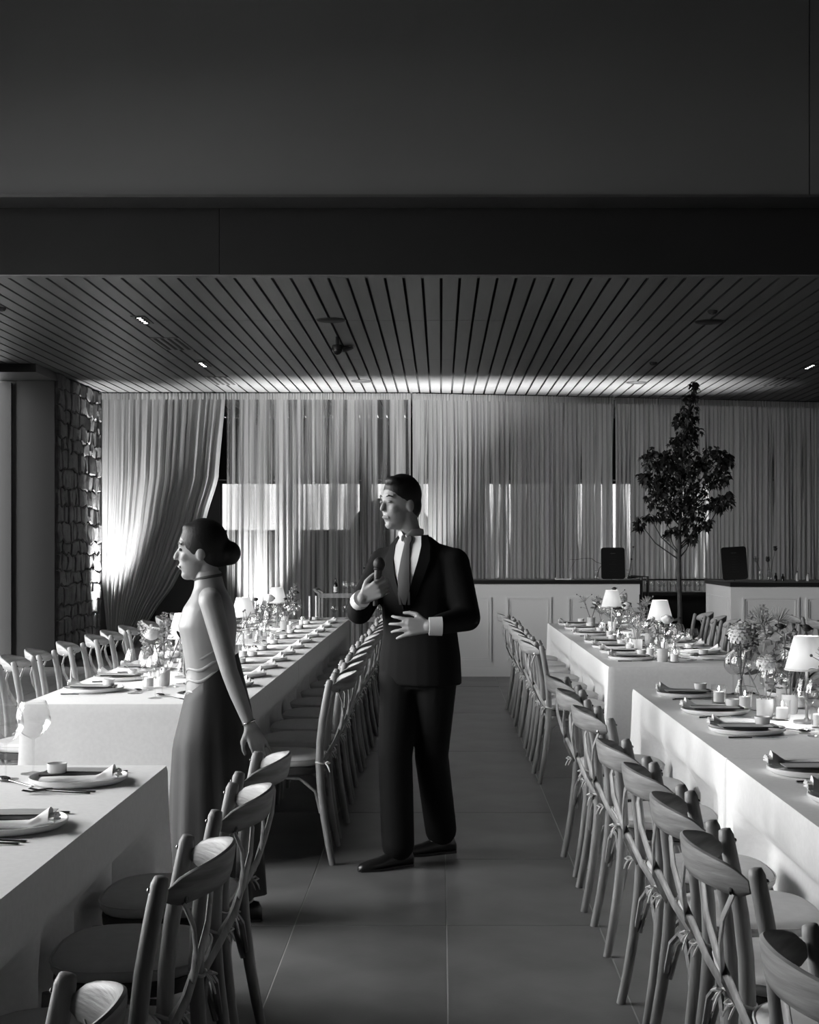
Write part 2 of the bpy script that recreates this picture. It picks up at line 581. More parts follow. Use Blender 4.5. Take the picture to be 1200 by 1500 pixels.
# ================================================================ CURTAINS
def curtain(label, p0, p1, material, folds, amp, seed, right_edge=None, left_edge=None, nu=420, nv=26, top=CZ - 0.02, bottom=0.03):
    """pleated sheer hung between two points of the rail; edges may sweep to one side"""
    r = random.Random(seed)
    root = thing('sheer_curtain', label, 'curtain', (p0[0], p0[1], 0), 0, 'sheer curtains behind the bar')
    dx, dy = p1[0] - p0[0], p1[1] - p0[1]
    Ln = math.hypot(dx, dy)
    nx, ny = dy / Ln, -dx / Ln
    if ny > 0: nx, ny = -nx, -ny
    ph = []
    a = 0
    for i in range(nu + 1):
        a += 2 * PI * folds / nu * max(.25, 1 + 0.95 * mnoise.noise(Vector((i * 0.06, seed, 0))) + 0.5 * mnoise.noise(Vector((i * 0.23, seed, 5))))
        ph.append(a)
    mb = MB(); mb.uv = []
    for j in range(nv + 1):
        z = top + (bottom - top) * j / nv
        t = j / nv
        s0 = left_edge(z) if left_edge else 0.0
        s1 = right_edge(z) if right_edge else Ln
        for i in range(nu + 1):
            u = i / nu
            s = s0 + (s1 - s0) * u
            k = amp * (0.35 + 0.65 * min(1, t * 5)) * (0.6 + 0.75 * mnoise.noise(Vector((i * 0.045, seed, t * 1.2))))
            o = k * (math.sin(ph[i] + 0.6 * mnoise.noise(Vector((i * 0.02, t * 2.0, seed)))) + .35 * math.sin(ph[i] * 2.37 + seed))
            mb.v.append((p0[0] * 0 + dx / Ln * s + nx * o, dy / Ln * s + ny * o, z))
            mb.uv.append((u * Ln, z))
    n = nu + 1
    for j in range(nv):
        for i in range(nu):
            mb.f.append((j * n + i, j * n + i + 1, (j + 1) * n + i + 1, (j + 1) * n + i))
    mb.build('fabric', material, root, 180)
    # gathered heading band
    hd = MB(); hd.uv = []
    for j in range(3):
        for i in range(nu + 1):
            o = amp * 0.5 * math.sin(ph[i] * 2) - 0.015
            s = Ln * i / nu
            hd.v.append((dx / Ln * s + nx * (o + .02), dy / Ln * s + ny * (o + .02), top + 0.005 - 0.045 * j))
            hd.uv.append((s, j * .04))
    for j in range(2):
        for i in range(nu):
            hd.f.append((j * n + i, j * n + i + 1, (j + 1) * n + i + 1, (j + 1) * n + i))
    hd.build('heading', 'sheer_full', root, 180)
    MB().tube([(0, 0.05, top + .008), (dx, dy + 0.05, top + .008)], 0.011, 8).build('curtain_rail', 'frame_dark', root)
    return root


def interp(tab):
    def f(z):
        if z >= tab[0][0]: return tab[0][1]
        for (za, a), (zb, b) in zip(tab, tab[1:]):
            if z >= zb:
                t = (za - z) / (za - zb)
                t = t * t * (3 - 2 * t) * .3 + t * .7
                return a + (b - a) * t
        return tab[-1][1]
    return f


# left curtain swept towards the stone wall
re_ = interp([(3.6, 1.72), (2.45, 1.62), (1.87, 1.45), (1.4, 1.24), (1.0, 1.03), (0.55, 0.72), (0.3, 0.55), (0.0, 0.42)])
le_ = interp([(3.6, 0.0), (1.0, 0.0), (0.4, 0.06), (0.0, 0.14)])
curtain('sheer pale curtain swept sideways towards the rough stone wall', (-4.72, 20.0), (-3.0, 20.0), 'sheer_dense', 17, 0.05, 11, re_, le_, 320, 40)
curtain('thin sheer curtain panel hanging behind the left banquet table', (-2.98, 20.0), (-0.42, 20.02), 'sheer_thin', 34, 0.045, 23)
curtain('sheer pleated curtain panel hanging behind the bar counter', (-0.40, 20.02), (2.48, 20.6), 'sheer_full', 44, 0.045, 31)
curtain('sheer pleated curtain panel behind the tree, furthest to the right', (2.5, 20.6), (5.9, 21.35), 'sheer_full', 50, 0.045, 47)

# dark arched backdrop standing behind the sheer curtain
t = thing('arched_backdrop', 'dark arched backdrop panel behind the sheer curtain', 'backdrop', (-0.76, 22.0, 0))
def arch_ring(w, h, y):
    r_ = w / 2
    pts = [(-r_, y, 0), (r_, y, 0)] + [(r_ * math.cos(a), y, h - r_ + r_ * math.sin(a)) for a in [PI * i / 20 for i in range(21)]]
    return pts
MB().rings([arch_ring(1.3, 2.25, 0), arch_ring(1.3, 2.25, 0.05)]).build('panel', 'band_black', t)
MB().rings([arch_ring(1.0, 1.75, -0.02), arch_ring(1.0, 1.75, 0.0)]).build('inner_panel', 'frame_dark', t)
MB().box((0, 0.2, 0.02), (1.2, 0.4, 0.04)).build('base', 'frame_dark', t, 0)


# ================================================================ UPLIGHTS AT THE CURTAIN
def uplight(label, loc, power, tilt=(0, 0), ang=70):
    t = thing('floor_uplight', label, 'lamp', loc, 0, 'uplights at the curtain foot')
    MB().lathe([(0.0, 0), (0.075, 0), (0.08, 0.02), (0.08, 0.13), (0.07, 0.135), (0.065, 0.10), (0, 0.10)], 18).build('housing', 'black_metal', t)
    MB().lathe([(0, 0.105), (0.062, 0.105)], 18).build('lens', 'downlight', t)
    MB().box((0.0, 0.0, 0.06), (0.2, 0.012, 0.03)).build('bracket', 'black_metal', t, 0)
    l = bpy.data.lights.new('uplight_beam', 'SPOT')
    l.energy = power; l.spot_size = math.radians(ang); l.spot_blend = 0.9; l.shadow_soft_size = 0.05
    o = bpy.data.objects.new('uplight_beam', l); COL.objects.link(o); o.parent = t
    o.location = (0, 0, 0.15)
    o.rotation_euler = (PI + tilt[0], tilt[1], 0)
    return t


uplight('black floor uplight in the corner between stone wall and curtain', (-4.52, 19.62, 0.0), 2300, (-0.06, -0.03), 46)
uplight('black floor uplight behind the far end of the left table', (-2.54, 19.68, 0.0), 1100, (-0.12, 0), 55)
uplight('black floor uplight behind the man near the bar end', (-0.2, 19.6, 0.0), 700, (-0.10, 0), 45)

# ================================================================ TABLES AND CLOTHS
TZ = 0.76


def banquet_table(x0, x1, y0, y1, lab, cloth_lab, seed, near_free=True, far_free=True, seats=((), ())):
    cx, cy = (x0 + x1) / 2, (y0 + y1) / 2
    w, l = x1 - x0 - 0.02, y1 - y0 - 0.02
    t = thing('banquet_table', lab, 'table', (cx, cy, 0), 0, 'banquet tables')
    MB().box((0, 0, TZ - 0.025), (w, l, 0.03)).build('tabletop', 'wood_dark', t, 0)
    for sx in (-1, 1):
        for sy in (-1, 1):
            MB().tube([(sx * (w / 2 - .2), sy * (l / 2 - .25), TZ - 0.04), (sx * (w / 2 - .18), sy * (l / 2 - .18), 0)], 0.016, 8).build('leg', 'black_metal', t)
    # cloth
    r = random.Random(seed)
    root = thing('tablecloth', cloth_lab, 'tablecloth', (cx, cy, 0), 0, 'white tablecloths')
    hw, hl = w / 2 + 0.006, l / 2 + 0.006
    per = []
    nside, nlen = 34, 80
    cr = 0.012
    for i in range(nlen): per.append((hw, -hl + 2 * hl * (i + .5) / nlen, 1, 0))
    per.append((hw - cr * .3, hl - cr * .3, .7, .7))
    for i in range(nside): per.append((hw - 2 * hw * (i + .5) / nside, hl, 0, 1))
    per.append((-hw + cr * .3, hl - cr * .3, -.7, .7))
    for i in range(nlen): per.append((-hw, hl - 2 * hl * (i + .5) / nlen, -1, 0))
    per.append((-hw + cr * .3, -hl + cr * .3, -.7, -.7))
    for i in range(nside): per.append((-hw + 2 * hw * (i + .5) / nside, -hl, 0, -1))
    per.append((hw - cr * .3, -hl + cr * .3, .7, -.7))
    n = len(per)
    nv = 22
    mb = MB()
    for j in range(nv + 1):
        tt = j / nv
        z = TZ + 0.002 - (TZ - 0.03) * max(0, tt - .02)
        for (px, py, ax, ay) in per:
            sx_ = mnoise.noise(Vector((px * 2.6, py * 2.6, seed * 3.1)))
            sx2 = mnoise.noise(Vector((px * 7.5, py * 7.5, seed * 1.7)))
            dc = math.hypot(hw - abs(px), hl - abs(py))
            corner = math.exp(-(dc / 0.09) ** 2)
            fold = 0.016 * sx_ + 0.007 * sx2
            # at an end pushed against the next table the cloth hangs flat
            k = 1.0
            if ay < -0.5 and not near_free: k = 0.0
            if not near_free and py < -hl + .05 or not far_free and py > hl - .05: corner = 0.0
            if ay > 0.5 and not far_free: k = 0.0
            ck = corner * (0.045 if k else 0.0)
            o = (0.004 * k + (0.006 + fold) * tt * k + ck * tt * tt) if tt > 0 else 0
            if abs(ax) > .6 and k == 0 or (abs(ax) > .6 and abs(ay) > .5): o = max(o, .0)
            dent = 0.0
            if abs(ax) > .6 or hw - abs(px) < .13:      # seats pushed against the hanging cloth dent it
                for d_ in seats[0 if px < 0 else 1]:
                    e = abs(py + cy - d_)
                    g = 1.0 if e < .27 else max(0.0, 1 - (e - .27) / .07)
                    hz = max(0.0, min(1.0, (.62 - z) / .10))
                    dent = max(dent, .106 * g * hz)
            o_x = o * (1 - min(1, dent / .05)) - dent
            mb.v.append((px + (o_x if ax > 0 else -o_x) if abs(ax) > .6 else max(-hw + (dent if px < 0 else 0), min(hw - (dent if px > 0 else 0), px)), py + ay * o, z))
    for j in range(nv):
        for i in range(n):
            k = (i + 1) % n
            mb.f.append((j * n + i, (j + 1) * n + i, (j + 1) * n + k, j * n + k))
    mb.f.append(tuple(range(n)))
    # pressed crease along the top
    mb.build('drape', 'cloth', root, 40)
    hem = MB()
    pts = [mb.v[nv * n + i] for i in range(0, n, 2)]
    pts.append(pts[0])
    hem.tube(pts, 0.003, 5, False).build('hem', 'cloth', root)
    return root


SEATS = dict(
    La=[1.92, 2.93, 3.62, 4.21],
    Lb=[6.95, 7.57, 8.12, 8.7, 9.3, 9.9, 10.5, 11.1, 11.7, 12.3, 12.9, 13.5],
    Lc=[7.42, 8.0, 8.5, 9.15, 9.85, 10.35, 10.95, 11.75, 12.4, 13.0, 13.6],
    Ra=[2.2, 3.0, 3.49, 4.0, 4.5, 5.45, 6.08, 6.72],
    Rb=[9.25, 9.8, 10.4, 11.05, 11.7, 12.3, 12.95],
    Rc=[9.5, 10.1, 10.62, 11.2, 11.95, 12.5, 13.15])
RXL, RXR = 0.985, 1.97
LXR, LXL = -0.915, -1.96
banquet_table(LXL, LXR, 2.38, 4.83, 'banquet table under white cloth at the bottom left corner', 'white cloth on the nearest left table, bottom left corner', 1, seats=((), SEATS['La']))
banquet_table(LXL, LXR, 6.68, 9.23, 'banquet table under white cloth beside the walking woman', 'white cloth with bright end panel behind the walking woman', 2, True, False, seats=(SEATS['Lc'], SEATS['Lb']))
banquet_table(LXL, LXR, 9.23, 11.78, 'banquet table in the middle of the long left row', 'white cloth on the middle table of the long left row', 3, False, False, seats=(SEATS['Lc'], SEATS['Lb']))
banquet_table(LXL, LXR, 11.78, 14.33, 'banquet table at the far end of the long left row', 'white cloth on the far end table of the left row', 4, False, True, seats=(SEATS['Lc'], SEATS['Lb']))
banquet_table(RXL, RXR, 2.54, 4.98, 'banquet table under white cloth at the bottom right corner', 'white cloth on the nearest right table, bottom right corner', 5, True, False, seats=(SEATS['Ra'], ()))
banquet_table(RXL, RXR, 4.98, 7.41, 'banquet table with the largest table lamp on the right', 'white cloth under the largest table lamp on the right', 6, False, True, seats=(SEATS['Ra'], ()))
banquet_table(RXL + .03, RXR + .02, 8.74, 11.19, 'front banquet table of the far right row', 'white cloth on the front table of the far right row', 7, True, False, seats=(SEATS['Rb'], SEATS['Rc']))
banquet_table(RXL + .025, RXR + .015, 11.19, 13.64, 'last banquet table before the bar on the right', 'white cloth on the last right table before the bar', 8, False, True, seats=(SEATS['Rb'], SEATS['Rc']))


# ================================================================ CHAIRS (cross-back, faces local +x)
def make_chair():
    t = thing('dining_chair', 'x', 'chair', (0, 0, 0), 0, 'cross-back dining chairs')
    def P(zs):
        return zs
    for s in (-1, 1):
        pts = [(-.248, s * .212, 0), (-.228, s * .206, .1), (-.208, s * .200, .22), (-.192, s * .194, .36), (-.185, s * .19, .47),
               (-.189, s * .19, .58), (-.200, s * .192, .68), (-.216, s * .195, .77), (-.232, s * .197, .852), (-.236, s * .197, .866), (-.2365, s * .197, .8685)]
        rr = [.015, .0165, .018, .019, .019, .0185, .018, .0178, .0172, .0135, .006]
        lg = MB().tube(pts, rr, 12).build('rear_leg', 'wood', t, 70)
        MB().ball((-.214, s * .198, .842), (.006, .006, .006), 8, 4).build('screw', 'steel', lg)
        MB().tube([(.165, s * .175, .43), (.172, s * .182, .25), (.18, s * .19, 0)], [.018, .0165, .013], 12).build('front_leg', 'wood', t, 70)
        # bentwood brace under the seat
        MB().tube([(.155, s * .17, .24), (.12, s * .165, .35), (.04, s * .16, .405), (-.09, s * .165, .40), (-.165, s * .175, .34), (-.19, s * .185, .24)], .0085, 6).build('brace', 'wood', t)
    MB().tube([(-.20, -.185, .26), (-.195, -.13, .36), (-.19, -.04, .41), (-.19, .04, .41), (-.195, .13, .36), (-.20, .185, .26)], .0085, 6).build('brace', 'wood', t)
    MB().tube([(.168, -.175, .27), (.165, -.12, .36), (.163, -.04, .405), (.163, .04, .405), (.165, .12, .36), (.168, .175, .27)], .0085, 6).build('brace', 'wood', t)
    # bowed top rail
    rs = []
    NR = 22
    for i in range(NR + 1):
        q = -1 + 2 * i / NR
        y = .188 * q
        bow = 1 - q * q
        x = -.245 - .100 * (1 - abs(q) ** 2.3)
        zc = .828 + .028 * bow
        hh = .030 + .008 * (1 - abs(q) ** 2.4)
        th = .0085
        # outward normal in plan
        dx_ = .100 * 2.3 * abs(q) ** 1.3 * math.copysign(1, q) / .185
        nrm = Vector((-1, dx_ * 1.0, 0)).normalized()
        e = 1.0
        if i == 0 or i == NR: e = .45
        elif i == 1 or i == NR - 1: e = .9
        lean = Vector((-.16, 0, 1)).normalized()
        ring = []
        for a in range(12):
            an = 2 * PI * a / 12
            ca, sa = math.cos(an), math.sin(an)
            ca = math.copysign(abs(ca) ** .6, ca); sa = math.copysign(abs(sa) ** .6, sa)
            ring.append(Vector((x, y, zc)) + nrm * th * ca * e + lean * hh * sa * e)
        rs.append(ring)
    MB().rings(rs).build('top_rail', 'wood_rail', t, 50)
    # crossing back slats
    for s in (-1, 1):
        pts = [(-.272, s * .162, .812), (-.290, s * .145, .76), (-.289, s * .102, .70), (-.276, s * .035, .635), (-.260 + .004 * s, -s * .04, .585), (-.235, -s * .11, .53), (-.202, -s * .165, .475)]
        sl = MB().tube(pts, .0135, 8, True, (.36, 1.0), (-1, 0, .35)).build('cross_slat', 'wood', t, 50)
        MB().ball((-.278, s * .162, .815), (.005, .009, .009), 8, 4).build('bolt', 'steel', sl)
    # seat
    def plan(k, z, n=36, p=3.0):
        out = []
        for i in range(n):
            a = 2 * PI * i / n
            ca, sa = math.cos(a), math.sin(a)
            d = (abs(ca) ** p + abs(sa) ** p) ** (-1 / p)
            x = d * ca * (.187 + k) - .005
            y = d * sa * (.208 + k) * (1 + .06 * ca)
            out.append((x, y, z))
        return out
    MB().rings([plan(-.012, .418), plan(-.004, .422), plan(-.002, .448), plan(-.008, .455)]).build('seat', 'wood_dark', t)
    cu = MB().rings([plan(-.03, .455), plan(-.005, .459), plan(.003, .470), plan(.004, .482), plan(-.004, .494), plan(-.03, .5), plan(-.09, .504), plan(-.15, .505)]).build('cushion', 'cushion', t, 60)
    pp = [Vector(p) for p in plan(.004, .488)]
    pp.append(pp[0])
    MB().tube(pp, .0035, 5, False).build('piping', 'cushion', cu)
    for s in (-1, 1):
        tb = MB()
        pts = [(-.188 + .021 * math.cos(a), s * .19 + .021 * math.sin(a), .478 + .004 * math.sin(a * 2)) for a in [2 * PI * i / 12 for i in range(13)]]
        tb.tube(pts, .0042, 5, False)
        tb.tube([(-.21, s * .195, .478), (-.226, s * .206, .484), (-.236, s * .20, .478), (-.226, s * .192, .474), (-.21, s * .195, .478)], .0032, 5)
        tb.tube([(-.21, s * .195, .478), (-.224, s * .218, .468), (-.232, s * .226, .452), (-.236, s * .228, .438)], [.0032, .0034, .003, .002], 5)
        tb.tube([(-.21, s * .195, .478), (-.222, s * .18, .462), (-.230, s * .174, .448)], [.0032, .0034, .002], 5)
        tb.build('cushion_tie', 'cotton', t)
    return t


CH = Proto(make_chair())
chr_rng = random.Random(5)


def chair_row(ds, x, face, name):
    for k, d in enumerate(ds):
        CH.put((x + chr_rng.uniform(-.012, .012), d, 0), (0 if face > 0 else PI) + chr_rng.uniform(-.05, .05),
               'cross-back wooden chair, %s from camera, %s' % (ORD[k], name))


chair_row(SEATS['La'], LXR + .13, -1, 'aisle side of the nearest left table')
chair_row(SEATS['Lb'], LXR + .145, -1, 'aisle side of the long left row')
chair_row(SEATS['Lc'], LXL - .13, 1, 'stone wall side of the long left row')
chair_row(SEATS['Ra'], RXL - .13, 1, 'aisle side of the front right tables')
chair_row(SEATS['Rb'], RXL - .115, 1, 'aisle side of the far right row')
chair_row(SEATS['Rc'], RXR + .165, -1, 'tree side of the far right row')
chair_row([11.95, 12.9], 3.42, 1, 'apart at the right edge before the bar')


# ================================================================ PLACE SETTINGS (diner looks along local +x)
def p_plate():
    t = thing('dinner_plate', 'x', 'plate', group='white dinner plates')
    MB().lathe([(0, .004), (.10, .004), (.105, 0), (.135, .002), (.150, .012), (.1515, .022), (.148, .0225), (.1465, .014), (.132, .0075), (0, .0065)], 36).build('dish', 'porcelain', t, 60)
    MB().lathe([(.085, 0.0), (.085, .004), (.095, .004), (.095, 0.0)], 24).build('foot_ring', 'porcelain', t, 60)
    return t


def p_board():
    t = thing('menu_folder', 'x', 'menu', group='dark menu folders')
    MB().box((0, 0, .003), (.215, .105, .003)).build('back_cover', 'board', t, 0)
    MB().box((0, .001, .0065), (.215, .103, .003)).build('front_cover', 'board', t, 0)
    return t


def p_card():
    t = thing('menu_card', 'x', 'card', group='printed menu cards')
    MB().box((0, 0, .001), (.205, .082, .0018)).build('paper', 'menu_card', t, 0)
    return t


def p_napkin():
    t = thing('napkin', 'x', 'napkin', group='rolled white napkins')
    rs = []
    N = 16
    for i in range(N + 1):
        q = i / N
        x = .10 - .225 * q
        w_ = .030 - .010 * q + .004 * math.sin(q * 9)
        if q > .82: w_ = .020 - .012 * (1 - abs((q - .82) / .18 - .4)) + .010 * (q - .82) / .18
        h_ = .0085 + .004 * q + (.010 * (q - .8) / .2 if q > .8 else 0)
        zc = h_ + .001 + (.012 * ((q - .75) / .25) if q > .75 else 0)
        rs.append([(x, w_ * math.cos(2 * PI * a / 12) * (1 + .12 * math.sin(a * 2.3 + i)), zc + h_ * math.sin(2 * PI * a / 12) * (1 + .15 * math.sin(a * 3.1))) for a in range(12)])
    MB().rings(rs).build('roll', 'napkin', t, 60)
    k = MB()
    for a in range(7):
        an = PI * (a - 3) / 5
        k.tube([(-.105, 0, .018), (-.125, .012 * math.sin(an), .026 + .006 * math.cos(an)), (-.143, .028 * math.sin(an), .028 + .016 * math.cos(an))], [.006, .009, .003], 6)
    k.build('gathered_end', 'napkin', t, 60)
    return t


def p_ramekin():
    t = thing('ramekin', 'x', 'ramekin', group='small white ramekins')
    MB().lathe([(0, 0), (.026, 0), (.029, .004), (.031, .030), (.029, .030), (.027, .007), (0, .006)], 24).build('cup', 'porcelain', t, 50)
    MB().lathe([(0, .021), (.0275, .021)], 24).build('filling', 'wax', t, 50)
    return t


def p_knife():
    t = thing('table_knife', 'x', 'knife', group='dinner knives')
    MB().tube([(-.11, 0, .004), (-.07, 0, .005), (-.02, 0, .004)], [.006, .0055, .004], 8, True, (.6, 1.2)).build('handle', 'steel', t)
    MB().rings([[(-.02, -.004, .003), (-.02, .005, .003), (-.02, .005, .0045), (-.02, -.004, .0045)], [(.06, -.008, .003), (.06, .006, .003), (.06, .006, .0042), (.06, -.008, .0036)],
                [(.115, .002, .003), (.115, .006, .003), (.115, .006, .004), (.115, .002, .0036)]]).build('blade', 'steel', t)
    return t


def p_fork():
    t = thing('table_fork', 'x', 'fork', group='dinner forks')
    MB().tube([(-.10, 0, .003), (-.04, 0, .005), (.03, 0, .010)], [.005, .004, .003], 8, True, (.5, 1.2)).build('handle', 'steel', t)
    for q in range(4):
        y = -.009 + .006 * q
        MB().tube([(.03, y * .3, .010), (.05, y, .009), (.075, y, .007), (.10, y * .95, .012)], [.003, .0025, .002, .0012], 6).build('tine', 'steel', t)
    return t


def p_spoon():
    t = thing('dessert_spoon', 'x', 'spoon', group='dessert spoons')
    MB().tube([(-.10, 0, .003), (-.03, 0, .006), (.04, 0, .008)], [.005, .0035, .003], 8, True, (.5, 1.2)).build('handle', 'steel', t)
    MB().ball((.065, 0, .010), (.030, .019, .007), 12, 6).build('bowl', 'steel', t)
    return t


def p_glass(name, prof_bowl, stem_h, foot, group):
    t = thing(name, 'x', 'glass', group=group)
    MB().lathe(prof_bowl, 24).build('bowl', 'glass', t, 80)
    MB().lathe([(.0045, .004), (.0035, .02), (.003, stem_h * .6), (.004, stem_h)], 8).build('stem', 'glass', t, 80)
    MB().lathe([(0, 0), (foot, 0), (foot, .0015), (.02, .004), (.0045, .008), (0, .008)], 24).build('foot', 'glass', t, 80)
    return t


def bowl(zb, zt, rmax, rtop, zmax):
    """outer then inner wall of a wine glass bowl"""
    out = []
    for (r_, z_) in [(.004, zb), (rmax * .55, zb + (zmax - zb) * .30), (rmax * .88, zb + (zmax - zb) * .68), (rmax, zmax), (rmax * .97, zmax + (zt - zmax) * .3), ((rmax * .62 + rtop * .38), zmax + (zt - zmax) * .62), (rtop, zt)]:
        out.append((r_, z_))
    return out + [(r_ - .0012, max(z_, zb + .003)) for r_, z_ in reversed(out)]


PR = dict(plate=Proto(p_plate()), board=Proto(p_board()), card=Proto(p_card()), napkin=Proto(p_napkin()), ramekin=Proto(p_ramekin()),
          knife=Proto(p_knife()), fork=Proto(p_fork()), spoon=Proto(p_spoon()),
          wine=Proto(p_glass('wine_glass', bowl(.105, .222, .054, .038, .155), .106, .038, 'wine glasses')),
          water=Proto(p_glass('white_wine_glass', bowl(.095, .205, .046, .033, .140), .096, .036, 'smaller wine glasses')))

# what already stands on the tables: (x, y, radius on the cloth, [(z, radius) of wider parts])
OCC = []
BULK = []      # spheres (x, y, z, r) flowers must clear


def free_spot(x, y, r, rng, xlim, step=.012, tries=260):
    best = None
    for k in range(tries):
        rr = step * math.sqrt(k) * 1.6
        a = k * 2.4
        px, py = x + rr * math.cos(a) * .8, y + rr * math.sin(a)
        if not (xlim[0] <= px <= xlim[1]):
            continue
        gap = min([math.hypot(px - q[0], py - q[1]) - (r if q[2] > .02 else min(r, .039)) - q[2] for q in OCC] or [9])
        if gap > .004:
            OCC.append((px, py, r))
            return px, py
        if best is None or gap > best[0]:
            best = (gap, px, py)
    return None


LAMPS = [(1.52, 5.97, 'table lamp with the largest white shade, right picture edge'), (1.51, 9.9, 'white-shaded table lamp on the far right row, nearer the tree'),
         (1.44, 12.1, 'white-shaded table lamp on the far right row, nearest the bar'), (-1.43, 8.0, 'white-shaded table lamp just left of the walking woman'),
         (-1.43, 10.4, 'white-shaded table lamp just right of the walking woman'), (-1.47, 12.9, 'white-shaded table lamp at the far end of the left row')]
for (x, y, _) in LAMPS:
    OCC.append((x, y, .075)); BULK.append((x, y, TZ + .28, .115)); BULK.append((x, y, TZ + .15, .02))
srng = random.Random(17)


def setting(x, y, face, k, row, glasses=True, forks=2):
    rz = 0 if face > 0 else PI
    rz += srng.uniform(-.04, .04)
    c, s = math.cos(rz), math.sin(rz)
    where = '%s place from camera, %s' % (ORD[k], row)

    def put(key, lx, ly, z, label, r=0.0, tilt=None):
        loc = (x + lx * c - ly * s, y + lx * s + ly * c, TZ + .002 + z)
        PR[key].put(loc, rz + r if tilt is None else (tilt[0], tilt[1], rz + r), label + ' at ' + where)
    j = lambda a: srng.uniform(-a, a)
    put('plate', 0, 0, 0, 'white rimmed dinner plate')
    put('board', .005, -.01, .0225, 'dark menu folder')
    put('card', -.01 + j(.008), -.045, .031, 'printed menu card', j(.06))
    put('napkin', 0.0, .058, .0075, 'rolled white napkin', j(.06))
    put('ramekin', .068 + j(.01), .01, .031, 'small white ramekin')
    put('knife', .0, -.19, 0, 'steel knife', j(.04))
    sr = -1.0 + j(.3)
    put('spoon', .19, .03, 0, 'steel spoon', sr)
    for q_ in (-.1, -.05, 0, .05, .09):
        lx_, ly_ = .19 + q_ * math.cos(sr), .03 + q_ * math.sin(sr)
        OCC.append((x + lx_ * c - ly_ * s, y + lx_ * s + ly_ * c, .005 if q_ < .05 else .012))
    put('fork', .0, .185, 0, 'steel fork', j(.04))
    if forks > 1:
        PRs = put('fork', .01, .215, 0, 'outer steel fork', j(.05))
    if glasses:
        mid = (LXL + LXR) / 2 if x < 0 else (RXL + RXR) / 2 + .02
        for key, lx, ly, r_, nm, zc in (('wine', .245, -.10, .056, 'tall wine glass', .165), ('water', .25, .05, .048, 'smaller wine glass', .15)):
            gx, gy = x + (lx + j(.015)) * c - (ly + j(.02)) * s, y + (lx) * s + (ly + j(.02)) * c
            sp = free_spot(gx, gy, r_, srng, (mid - .27, mid + .27))
            if sp:
                PR[key].put((sp[0], sp[1], TZ + .002), 0, nm + ' at ' + where)
                BULK.append((sp[0], sp[1], TZ + zc, r_ + .008))


PLACES = []
for k, d in enumerate([3.76, 4.48]):
    PLACES.append((LXR - .215, d, -1, k, 'nearest left table', False, 2))
for k, d in enumerate([7.0, 7.55, 8.1, 8.66, 9.2, 9.75, 10.35, 10.95, 11.6, 12.25, 12.95, 13.65]):
    PLACES.append((LXR - .22, d, -1, k, 'aisle side, long left row', True, 1))
for k, d in enumerate([7.28, 7.92, 8.5, 9.15, 9.8, 12.4, 13.1, 13.8]):
    PLACES.append((LXL + .20, d, 1, k, 'stone wall side, long left row', True, 1))
for k, d in enumerate([4.14, 4.66, 5.68, 6.33, 7.05]):
    PLACES.append((RXL + .225, d, 1, k, 'aisle side, front right tables', True, 1))
PLACES.append((RXR - .22, 7.05, -1, 0, 'far side, front right tables', True, 1))
for k, d in enumerate([9.32, 9.83, 10.33, 10.88, 11.85, 12.6, 13.3]):
    PLACES.append((RXL + .25, d, 1, k, 'aisle side, far right row', True, 1))
for k, d in enumerate([9.35, 9.9, 10.5, 11.0, 11.75, 12.5, 13.2]):
    PLACES.append((RXR - .20, d, -1, k, 'tree side, far right row', True, 1))
for pl in PLACES:
    OCC.append((pl[0], pl[1], .150))
for pl in PLACES:
    setting(*pl)
PR['wine'].put((-1.318, 4.645, TZ + .002), 0, 'large wine glass near the far corner of nearest left table', scale=1.06)
PR['wine'].put((-1.372, 4.53, TZ + .002), 0, 'large wine glass cut by the left picture edge', scale=1.06)


# ================================================================ TABLE LAMPS
def p_lamp():
    t = thing('table_lamp', 'x', 'lamp', group='cordless table lamps')
    MB().lathe([(0, 0), (.055, 0), (.055, .010), (.012, .016), (.008, .022)], 24).build('base', 'brass', t)
    MB().tube([(0, 0, .015), (0, 0, .30)], .006, 10).build('pole', 'brass', t)
    sh = MB().lathe([(.090, .222), (.052, .362), (.0505, .362), (.0885, .222)], 28).build('lamp_shade', 'lamp_shade', t, 60)
    MB().lathe([(.0905, .220), (.092, .226), (.089, .228)], 28).build('shade_rim', 'cotton', sh)
    MB().ball((0, 0, .29), .018, 10, 6).build('bulb', 'downlight', t)
    l = bpy.data.lights.new('lamp_glow', 'POINT'); l.energy = 5.0; l.shadow_soft_size = 0.03
    o = bpy.data.objects.new('lamp_glow', l); COL.objects.link(o); o.parent = t; o.location = (0, 0, .25)
    return t


LMP = Proto(p_lamp())
for (x, y, lb) in LAMPS:
    LMP.put((x, y, TZ + .002), 0, lb)


# ================================================================ CANDLES
def p_votive():
    t = thing('votive_glass', 'x', 'candle holder', group='glass candle holders')
    MB().lathe([(0, 0), (.030, 0), (.033, .004), (.036, .085), (.0345, .085), (.031, .008), (0, .007)], 20).build('tumbler', 'glass', t, 60)
    return t


def p_candle():
    t = thing('candle', 'x', 'candle', group='white candles in glasses')
    MB().lathe([(0, 0), (.025, 0), (.025, .045), (.022, .046), (.018, .043), (0, .042)], 18).build('wax', 'wax', t, 50)
    MB().tube([(0, 0, .042), (.001, 0, .052)], .001, 5).build('wick', 'black_metal', t)
    MB().lathe([(0, .050), (.004, .056), (.0035, .063), (0, .074)], 8).build('flame', 'flame', t, 80)
    return t


